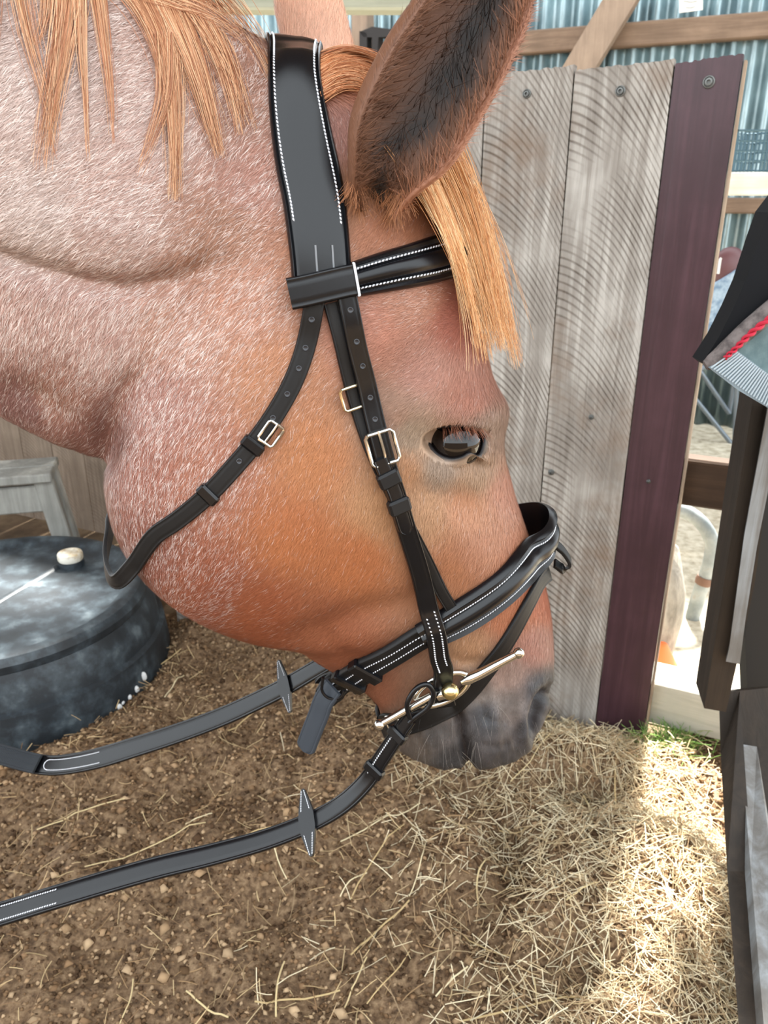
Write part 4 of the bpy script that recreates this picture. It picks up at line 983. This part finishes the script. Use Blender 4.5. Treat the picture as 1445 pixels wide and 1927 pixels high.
# ---- partition of upright boards
F0 = np.array([0.45, 1.5, 0]); FSL = .47; EF = nrm(np.array([1, -FSL, 0])); NF = nrm(np.array([-FSL, -1, 0])); FYAW = math.atan2(-FSL, 1)
RF = Matrix.Rotation(FYAW, 3, 'Z')
def fa(px, py, back=0.0): P = at_plane(px, py, F0-NF*back, NF); return float((P-F0)@EF), float(P[2])
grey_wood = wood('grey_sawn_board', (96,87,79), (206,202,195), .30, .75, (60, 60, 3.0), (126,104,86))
left_wood = wood('brown_grey_board', (88,74,62), (150,134,118), .2)
purple = wood('maroon_painted_board', (44,27,32), (86,58,66), 0.0, .36, (50, 50, 2.0), (62,40,46), .5)
screw_m = mat('zinc_screw', (120,122,120), .5, .7)
fence = struct(obj('wall_back', None, None, None, (F0[0], F0[1], 0)))
def plank(a0, a1, z0, z1, m, parent, base=F0, thick=.024, tilt=0.0, slope=0.0, name='plank', r=random.Random(3)):
    h = (a1-a0)/2; n = 25; b = .002; V = []; top = []
    for k in range(n): top.append((-h+2*h*k/(n-1), z1-z0+r.uniform(-.0016, .0016)+slope*(k/(n-1)-.5)))
    front = [(-h, 0)]+top+[(h, 0)]; front = [(front[-1])]+front[:-1]
    poly = [(-h, 0)]+top+[(h, 0)]
    P = [(x, -thick/2, z) for x, z in poly]; mb = MB().prism(np.array(P), (0, thick, 0))
    me = mb.build(name, m, None); mesh = me.data; bpy.data.objects.remove(me)
    c = base+EF*(a0+a1)/2; return obj(name, mesh, m, parent, (c[0], c[1], z0), RF)
def screw(px, py, parent, r=.0095, back=0.0):
    a, z = fa(px, py); c = F0+EF*a+NF*.0125; c[2] = z
    prof = [(r*1.0, -.002), (r*1.02, .0012), (r*.97, .0026), (r*.80, .0032), (r*.70, .0012), (r*.62, .0012), (r*.58, .0052), (r*.34, .0056), (r*.30, .0010)]
    MB().lathe(prof, c, NF, 20).build('screw', screw_m, parent, True, c)
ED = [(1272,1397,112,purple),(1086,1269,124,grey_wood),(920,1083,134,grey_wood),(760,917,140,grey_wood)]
pl = []
for (x0, x1, ty, m) in ED:
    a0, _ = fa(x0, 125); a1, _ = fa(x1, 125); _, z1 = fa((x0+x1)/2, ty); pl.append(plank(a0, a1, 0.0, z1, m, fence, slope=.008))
for k in range(4):
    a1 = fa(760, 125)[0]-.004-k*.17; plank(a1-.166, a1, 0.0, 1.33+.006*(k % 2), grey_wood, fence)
a_e = fa(1397, 125)[0]; z_e = fa(1397, 112)[1]; c_e = F0+EF*(a_e+.004)+NF*.0; mbE = MB().box((0, 0, z_e/2), (.005, .022, z_e-.004), None, .001).build('raw_edge', None); dE = mbE.data; bpy.data.objects.remove(mbE)
obj('raw_edge', dE, noise_mat('raw_wood_edge', [(.35,(112,94,80)),(.6,(168,150,130))], 30, 5, .85, (1,1,.15)), pl[0], (c_e[0], c_e[1], 0), RF)
screw(1335,156, pl[0]); screw(1170,173, pl[1], .0085); screw(995,178, pl[2], .0075); screw(1222,902, pl[0], .004); screw(1040,885, pl[2], .006)
screw(1115,782, pl[1], .005)
# rails of the partition, seen beyond the maroon board
rail_w = wood('old_rail', (104,88,70), (186,172,150), .1, .8, (3.0, 60, 60)); rail_d = wood('dark_rail', (44,32,24), (82,62,46), 0, .8, (3.0, 60, 60)); rail_p = wood('pale_rail', (150,146,134), (206,202,190), 0, .85, (3.0, 50, 50))
def rail(py0, py1, pxr, m, back, thick, a_lo=.25, a_hi=.95):
    _, z1 = fa(pxr, py0, back); _, z0 = fa(pxr, py1, back); mb = MB().box((0, 0, 0), (a_hi-a_lo, thick, z1-z0), None, .004)
    c = F0-NF*(back+thick/2)+EF*(a_lo+a_hi)/2; c[2] = (z0+z1)/2; me = mb.build('rail', m); d = me.data; bpy.data.objects.remove(me); return obj('rail', d, m, fence, c, RF)
rail(108,196,1415,rail_w,.014,.04); rail(201,246,1415,rail_w,.014,.03); rail(868,958,1330,rail_d,.014,.04,-.4,.75); rail(1296,1376,1280,rail_p,.014,.09,-.4,.62)
yard_m = noise_mat('pale_yard_gravel', [(0.3, (146,134,114)), (0.5, (186,176,156)), (0.7, (210,202,184))], 26, 8, 0.95, (1, 1, 1), 0.9, 0.01)
yq = [F0+EF*a_-NF*b_ for a_, b_ in ((-.9,.5),(.1,.10),(3.0,.10),(3.0,5.5),(-4.5,5.5),(-4.5,.9))]
struct(MB().prism(np.array([(q[0], q[1], -.002) for q in yq]), (0, 0, .006)).build('floor_yard', yard_m))
# ---- boarded wall on the left
FL = F0-NF*.42; wl = struct(obj('wall_left', None, None, None, tuple((FL+EF*-1.4)[:2])+(0,)))
for k in range(20):
    a1 = -.35-k*.150; plank(a1-.147, a1, 0.0, 1.12, left_wood, wl, FL, .022)
# ---- sheet metal wall and its timbers behind
W0 = np.array([1.2, 4.3, 0]); zinc = noise_mat('galvanised_sheet', [(0.3, (104,122,128)), (0.55, (150,168,172)), (0.7, (176,192,196))], 9, 7, .36, (1, 1, .35), .05, .002, .5, .85)
a = np.linspace(-4.2, 2.6, 1300); zz = np.linspace(0, 2.75, 4); wv = .022*np.sin(a*2*math.pi/.088)
Vw = []
for z in zz:
    for k in range(len(a)): Vw.append((a[k], wv[k], z))
na = len(a); Fw = [(j*na+k, j*na+k+1, (j+1)*na+k+1, (j+1)*na+k) for j in range(3) for k in range(na-1)]
me = mesh_np('wall_sheet', Vw, Fw); ws = obj('wall_sheet', me, zinc, None, W0, RF); md = ws.modifiers.new('t', 'SOLIDIFY'); md.thickness = .004; struct(ws)
def wa(px, py, front=.05): P = at_plane(px, py, W0+NF*front, NF); return float((P-W0)@EF), float(P[2])
brown_t = wood('brown_timber', (86,70,58), (138,116,98), 0, .8, (3.0, 50, 50)); pale_t = wood('pale_timber', (112,96,84), (158,138,120), 0, .8, (40, 40, 3.0))
def wbox(name, a0, a1, z0, z1, front, thick, m):
    mb = MB().box((0, 0, 0), (a1-a0, thick, z1-z0), None, .006); c = W0+NF*(front+thick/2)+EF*(a0+a1)/2; c[2] = (z0+z1)/2
    t = mb.build(name, m); d = t.data; bpy.data.objects.remove(t); return obj(name, d, m, None, c, RF)
_, zt = wa(1210, 42); _, zb = wa(1210, 88); struct(wbox('trim_1', -4.0, 2.5, zb, zt, .018, .07, brown_t))
_, zt = wa(1410, 372, .05); _, zb = wa(1410, 402, .05); struct(wbox('trim_2', -4.0, 2.5, zb, zt, .018, .06, brown_t))
br_ = [wa(x, y, .1) for x, y in [(1158,0-30),(1222,0-30),(1112,150),(1050,150)]]
mb = MB().prism(np.array([(W0+EF*p[0]+NF*.092)+np.array([0,0,p[1]]) for p in br_]), NF*.06); o = mb.build('trim_3', pale_t); struct(o)
pc = [wa(x, y, .1) for x, y in [(1278,-14),(1322,-18),(1322,18),(1278,24)]]
mb = MB().prism(np.array([(W0+EF*p[0]+NF*.093)+np.array([0,0,p[1]]) for p in pc]), NF*.004); o = mb.build('notice', mat('paper', (232,230,220), .8)); tag(o, 'small white paper notice pinned on the timber of the sheet metal wall', 'notice')
for (q0, q1, q2) in [((1286,2),(1300,4),(1312,2)), ((1290,14),(1300,15),(1308,12))]:
    pp = [wa(*q, .098) for q in (q0, q1, q2)]; MB().tube(np.array([(W0+EF*p[0]+NF*.098)+np.array([0,0,p[1]]) for p in pp]), .0016, 6).build('pen_mark', mat('ink', (120,120,124), .8), o)
p0 = wa(642, 60, .3); wp = wbox('trim_4', p0[0], p0[0]+.09, 0, 2.6, .1, .09, pale_t); struct(wp)
g0 = at_y(400, 24, 2.6); gb = MB().box(((g0[0]+.05)*1, 2.6, g0[2]+.07), (1.3, .08, .14), None, .006).build('trim_5', wood('greenish_beam', (146,150,136), (182,186,170), 0, .8, (3, 50, 50))); struct(gb)
# dark hook board on the far wall
hb = thing('tool_hanger', 'dark blackened bracket fixed to the wall post behind the ears', 'hanger', tuple(at_plane(700, 90, W0+NF*.2, NF)))
def wpoly(pxs, front, thick): return MB().prism(np.array([at_plane(x, y, W0+NF*front, NF) for x, y in pxs]), -NF*thick)
wpoly([(676,60),(700,50),(745,56),(742,68),(715,70),(684,70)], .22, .05).build('arm', mat('blackened', (30,26,26), .7), hb)
wpoly([(676,58),(690,62),(690,98),(676,98)], .22, .06).build('post', mat('blackened', (30,26,26), .7), hb); wpoly([(700,70),(712,70),(710,98),(700,98)], .22, .06).build('post', mat('blackened', (30,26,26), .7), hb)
# unseen roof over the stall, its edges cut to shape sun and skylight
roof_m = wood('unseen_roof_boards', (92,78,64), (132,114,96), 0, .9)
MB().prism(np.array([(-4.5,.25,2.6),(4.5,.25,2.6),(4.5,.80,2.6),(-4.5,5.0,2.6)]), (0,0,.06)).build('unseen_ceiling', roof_m)['kind'] = 'structure'
MB().box((0, -3.4, .9), (9, .06, 1.8)).build('wall_added', wood('added_wall_boards', (52,44,37), (88,76,64), 0, .9))['kind'] = 'structure'  # unseen wall added behind the camera to darken reflections in leather and eye

# ================================================================== THINGS AROUND
# ---- black tub with lid
TC = np.array([-.965, 1.775, 0]); TR = .345
rub = noise_mat('black_plastic', [(0.25, (24,29,33)), (0.46, (38,45,51)), (0.57, (60,70,77)), (0.70, (96,107,113))], 15, 10, .5, (1, 1, 1), .15, .002, .5)
tub = thing('tub', 'low round black plastic tub with a scuffed lid on the bedding', 'tub', TC)
MB().lathe([(TR*1.155,.0),(TR*1.15,.03),(TR*1.13,.098),(TR*1.095,.104),(TR*1.075,.15),(TR*1.03,.185),(TR*.9,.19)], TC, (0,0,1), 72).build('body', rub, tub, True)
lid = MB().lathe([(TR*.98,.183),(TR*1.03,.186),(TR*1.035,.204),(TR*1.0,.219),(TR*.93,.222),(TR*.88,.212),(TR*.85,.205),(TR*.4,.209),(TR*.02,.212)], TC, (0,0,1), 72).build('lid', rub, tub, True)
cp = at_z(134,1058,.215); MB().lathe([(.034,-.012),(.034,.006),(.030,.006),(.030,.014)], cp, (0,0,1), 32).build('cap_collar', rub, lid, True)
MB().lathe([(.031,.0),(.033,.004),(.033,.018),(.030,.022),(.024,.022),(.022,.020),(.001,.021)], cp+np.array([0,0,.008]), (0,0,1), 32).build('cap', noise_mat('worn_white_cap', [(.35,(178,160,130)),(.55,(224,220,208))], 30, 6, .6), lid, True)
q0 = at_z(112,1074,.194); q1 = at_z(-60,1180,.194); MB().tube(catmull(np.array([q0, (q0+q1)/2, q1]), 12), .020, 14).build('lid_rib', rub, lid, True)
paint = mat('white_paint', (228,230,230), .7)
for (x, y, sx, sy) in [(270,1273,7,11),(256,1297,7,8),(243,1312,6,6),(231,1322,4,4),(223,1330,8,7),(209,1345,5,6)]:
    # blobs on the side wall
    r_ = ray(x, y); A_ = r_[0]**2+r_[1]**2; B_ = -(r_[0]*TC[0]+r_[1]*TC[1]); C_ = TC[0]**2+TC[1]**2-(TR*1.145)**2; dsc = B_*B_-A_*C_
    if dsc < 0: continue
    t = (-B_-math.sqrt(dsc))/A_; P = CAMV+r_*t; s = .0012
    MB().ball(P, 1.0, 10, 6, (sx*s, .006, sy*s)).build('paint_blob', paint, tub, True, None)
# ---- wooden stool / bench
bw = wood('bench_wood', (108,108,104), (172,172,166), 0, .8, (50, 50, 4)); bn_y = 2.27
bc0 = at_y(92, 884, bn_y); bench = thing('bench', 'grey weathered wooden bench against the boards behind the black tub', 'bench', (bc0[0]-.25, bn_y, 0))
RB = np.array(Matrix.Rotation(math.radians(14), 3, 'Z')); zt = float(bc0[2])
def bb(name, c, size, R=RB): MB().box(np.array([bc0[0], bn_y, 0])+RB@np.array(c), size, R, .004).build(name, bw, bench)
bb('top_board', (-.34, .00, zt-.014), (.70, .085, .028)); bb('top_board', (-.34, .09, zt-.014), (.70, .085, .028)); bb('apron', (-.36, -.005, zt-.085), (.66, .022, .085))
RL = RB@np.array(Matrix.Rotation(math.radians(-8), 3, 'Y'))
bb('leg', (.005, .0, (zt-.03)/2), (.055, .04, zt-.02), RL); bb('leg', (.005, .09, (zt-.03)/2), (.055, .04, zt-.02), RL); bb('leg', (-.66, .0, (zt-.03)/2), (.055, .04, zt-.02), RB)
# ---- gate of dark timber on the right
gw = wood('dark_gate_wood', (22,18,14), (58,47,37), 0, .6, (50, 50, 3), None, .3); gw2 = wood('skylit_gate_wood', (60,50,40), (150,156,160), 0, .45, (40, 40, 3), None, .6)  # pale blue tone paints skylight on the lit faces of the same timber
gate = thing('gate', 'dark weathered timber gate standing open beside the hay', 'gate', tuple(at_y(1400,1900,.8)[:2])+(0,))
def gpoly(name, pxs, y, d, m): MB().prism(np.array([at_y(x, yy, (y if np.isscalar(y) else y[k])) for k, (x, yy) in enumerate(pxs)]), d).build(name, m, gate)
gpoly('post', [(1434,640),(1325,1333),(1366,1340),(1420,1100),(1446,900),(1472,640)], 1.06, (.012,.07,0), gw)
gpoly('lit_face_board', [(1446,760),(1420,900),(1400,1010),(1372,1220),(1366,1245),(1392,1250),(1402,1170),(1424,1030),(1450,900)], 1.045, (.006,.014,0), gw2)
gpoly('slanted_beam', [(1352,1300),(1356,1420),(1368,1640),(1392,1960),(1440,1960),(1415,1640),(1396,1410),(1392,1300)], [1.10,1.06,.90,.70,.70,.90,1.06,1.10], (.07,.012,.0), gw)
gpoly('lit_beam_top', [(1393,1400),(1413,1640),(1440,1965),(1500,1965),(1462,1640),(1424,1405)], [1.055,.885,.685,.685,.885,1.055], (.0,.02,-.02), gw2)
gpoly('dark_board', [(1448,860),(1420,1010),(1402,1200),(1410,1420),(1460,1700),(1600,1700),(1600,800)], 1.17, (.0,.03,0), mat('black_board', (22,22,22), .7))
# ---- saddle cloth hung on the gate
blk = mat('black_cloth', (22,23,26), .85, 0, .2); grey_f = noise_mat('grey_felt', [(.35,(74,68,68)),(.6,(122,114,112))], 60, 6, .95); mesh_g = mat('grey_mesh', (132,148,158), .75)
cloth = thing('saddle_cloth', 'black saddle cloth with grey edging and red cord hung over the gate', 'saddle cloth', tuple(at_y(1420,640,.97)))
def cpoly(name, pxs, y, d, m, sub=cloth): return MB().prism(np.array([at_y(x, yy, y) for x, yy in pxs]), d).build(name, m, sub)
cpoly('cover', [(1500,330),(1446,400),(1428,450),(1402,530),(1380,580),(1352,635),(1322,682),(1332,690),(1400,640),(1500,560)], .965, (.0,.035,0), blk)
P = np.array([at_y(x, y, .955) for x, y in [(1327,688),(1345,678),(1375,650),(1410,618),(1450,585),(1500,545)]]); MB().tube(catmull(P, 30), np.interp(np.linspace(0,1,30),[0,.15,1],[.006,.010,.013]), 12).build('edging', grey_f, cloth, True)
P = catmull(np.array([at_y(x, y, .942) for x, y in [(1364,674),(1385,655),(1410,630),(1445,602),(1500,565)]]), 60); redm = mat('red_cord', (186,30,58), .7)
mb = MB(); T = nrm(np.gradient(P, axis=0))
for sgn in (0, math.pi):
    w_ = np.linspace(0, 9*math.pi, 60)+sgn; U = np.cross(T, (0,1,0)); Wv = np.cross(T, U); mb.tube(P+.0022*(np.cos(w_)[:, None]*U+np.sin(w_)[:, None]*Wv), np.linspace(.0012, .0028, 60), 8)
mb.build('red_cord', redm, cloth, True)
cpoly('panel', [(1382,655),(1500,560),(1500,760),(1446,705),(1420,690)], .958, (.0,.02,0), noise_mat('teal_grey_felt', [(.4,(92,112,116)),(.6,(116,136,138))], 25, 5, .9))
ms_ = cpoly('mesh_strap', [(1334,692),(1352,680),(1384,658),(1446,704),(1500,745),(1500,812),(1446,768),(1390,735)], .946, (.0,.008,0), mesh_g)
mb = MB()
for k in range(24):
    t = k/23; a_ = np.array((1338,692))*(1-t)+np.array((1452,770))*t; b_ = np.array((1384,660))*(1-t)+np.array((1470,722))*t
    mb.tube(np.array([at_y(*a_, .9445), at_y(*((a_+b_)/2), .944), at_y(*b_, .9445)]), .0011, 5)
o = mb.build('weave', mat('mesh_light', (172,186,194), .7), ms_, True); o['kind'] = 'stuff'
# ---- outside: pipe, stone, cone, chair, dish, crate, grass
def O(px, py, z): return at_z(px, py, z)
pb = O(1302,1165,0); P = catmull(np.array([at_y(1262,955,pb[1]+.05), at_y(1295,965,pb[1]+.04), at_y(1325,990,pb[1]+.02), at_y(1340,1025,pb[1]+.01), at_y(1334,1065,pb[1]), at_y(1318,1110,pb[1]), pb]), 40)
pp_ = thing('pipe', 'bent grey metal pipe rising from the ground outside the stall', 'pipe', pb); MB().tube(P, .020, 16).build('tube', noise_mat('grey_pipe', [(.4,(104,112,114)),(.62,(136,142,142)),(.75,(120,96,80))], 14, 5, .5), pp_, True); MB().lathe([(.022,-.012),(.024,0),(.022,.012)], P[-10], nrm(P[-11]-P[-9]), 18).build('collar', mat('rust', (96,70,56), .8), pp_, True)
sb = O(1268,1290,0); rr = np.random.default_rng(9); mb = MB(); mb.ball((0,0,0), 1, 16, 10); Vs = np.vstack(mb.v); Vs = Vs*(1+.18*(vnoise(Vs[:,0]*2+5, Vs[:,1]*2+Vs[:,2]*3+9, .8, 6)-.5))[:, None]
stone = thing('stump', 'grey weathered stump beside the maroon board outside', 'stump', sb); mb.v = [Vs*np.array((.085,.09,.22))+sb+np.array([-.03,.16,.12])]; mb.build('trunk', noise_mat('grey_bark', [(.3,(96,92,86)),(.6,(156,150,140))], 22, 7, .9, (1,1,.4), .8, .01), stone, True)
cb = O(1228,1276,.0); cone = thing('traffic_cone', 'orange cone tip peeking out behind the maroon board', 'cone', (cb[0]+.012, cb[1], 0)); cq = np.array([cb[0]+.012, cb[1], 0]); om = mat('orange_plastic', (238,110,52), .5)
MB().lathe([(.055,0),(.050,.02),(.014,.085),(.010,.09),(.004,.092)], cq+np.array([0,0,.012]), (0,0,1), 28).build('cone_body', om, cone, True); MB().box(cq+np.array([0,0,.006]), (.13,.13,.012), None, .003).build('base_plate', om, cone)
chr_ = O(1380,835,0); cy_ = chr_[1]; chair = thing('folding_chair', 'folding chair with grey tube legs and maroon back outside', 'chair', chr_); tm = mat('grey_tube', (120,130,140), .4, .6)
def ctube(pxs, name='leg', r=.011): MB().tube(np.array([at_y(x, y, yy) for x, y, yy in pxs]), r, 10).build(name, tm, chair, True)
ctube([(1306,748,cy_),(1382,842,cy_)]); ctube([(1312,690,cy_+.05),(1372,778,cy_+.05)]); ctube([(1389,640,cy_),(1382,842,cy_)]); ctube([(1362,660,cy_+.05),(1300,712,cy_+.05)], 'brace'); ctube([(1372,778,cy_+.06),(1386,690,cy_+.06)], 'brace')
MB().ball(at_y(1370,510,cy_), 1, 24, 14, (.085,.035,.105)).build('backrest', mat('maroon_vinyl', (92,58,62), .35), chair, True)
MB().tube(np.array([at_y(x,y,cy_-.05) for x,y in [(1351,515),(1355,488),(1357,486)]]), .006, 8).build('handle', mat('white_plastic',(230,230,226),.5), chair, True)
cl_ = MB(); q = [at_y(x, y, cy_-.045) for x, y in [(1330,545),(1385,508),(1412,500),(1400,560),(1375,590),(1330,625)]]; cl_.prism(np.array(q), (0,.05,0)); jk = cl_.build('jacket', noise_mat('denim', [(.35,(104,128,152)),(.6,(160,178,194))], 40, 6, .9)); tag(jk, 'pale blue denim jacket hanging over the maroon chair back', 'jacket')
dq = O(1342,745,.0); MB().lathe([(.02,.0),(.05,.004),(.062,.03),(.065,.034),(.058,.032),(.045,.008),(.001,.006)], dq, (0,0,1), 28).build('bowl', mat('white_enamel', (236,236,232), .35), None, True, None); tag(bpy.data.objects['bowl'], 'small white bowl on the ground by the chair legs', 'bowl')
ys_ = 2.9; shelf = thing('shelf', 'white painted shelf board beyond the maroon board', 'shelf', tuple(at_y(1410,345,ys_)))
s0 = at_y(1366,324,ys_); s1 = at_y(1470,368,ys_); MB().box(((s0[0]+s1[0])/2+.1, ys_+.1, (s0[2]+s1[2])/2), (s1[0]-s0[0]+.4, .24, s0[2]-s1[2]), None, .004).build('board', wood('white_board', (176,172,160), (226,224,214), 0, .8, (3, 50, 50)), shelf)
MB().box((s1[0]+.24, ys_+.1, s1[2]/2), (.05, .2, s1[2]), None, .004).build('bracket', rail_w, shelf)
crate = thing('wire_crate', 'dark wire crate standing on the white shelf', 'crate', (s0[0], ys_, float(s0[2]))); c0 = at_y(1378,320,ys_); c1 = at_y(1470,248,ys_); wm = mat('wire', (66,92,104), .4, .5); cxm = (c0[0]+c1[0])/2
for k in range(12):
    x = c0[0]+(c1[0]-c0[0])*k/11; MB().tube(np.array([(x, ys_, s0[2]+.002), (x, ys_, c1[2])]), .0032, 6).build('wire', wm, crate, True); MB().tube(np.array([(x, ys_+.18, s0[2]+.002), (x, ys_+.18, c1[2])]), .0032, 6).build('wire', wm, crate, True)
for k in range(5):
    z = s0[2]+.004+(c1[2]-s0[2])*k/4; MB().tube(np.array([(c0[0], ys_, z), (c1[0], ys_, z), (c1[0], ys_+.18, z), (c0[0], ys_+.18, z), (c0[0], ys_, z)]), .0036, 6, False).build('wire', wm, crate, True)
# grass tuft by the foot of the maroon board
gq = O(1252,1408,.04); rg = np.random.default_rng(3); GS = []
for k in range(260):
    b = gq+np.array([rg.normal(0,.03), rg.normal(.0,.02), 0]); l = rg.uniform(.03,.075); d = rg.normal(0,.5,2); t = np.linspace(0,1,6)
    GS.append(np.stack([b[0]+d[0]*l*t**1.8, b[1]+d[1]*l*t**1.8, .035+l*t*(1-.25*t)], -1))
gt = strands('grass_tuft', np.array(GS), .0012, pick_cols(260, [(96,140,62),(128,164,86),(150,168,100)], rg), mat('grass', None, .6, 0, .3, 'Col'), None); tag(gt, 'small tuft of green grass at the foot of the maroon board', 'grass', None, 'stuff')
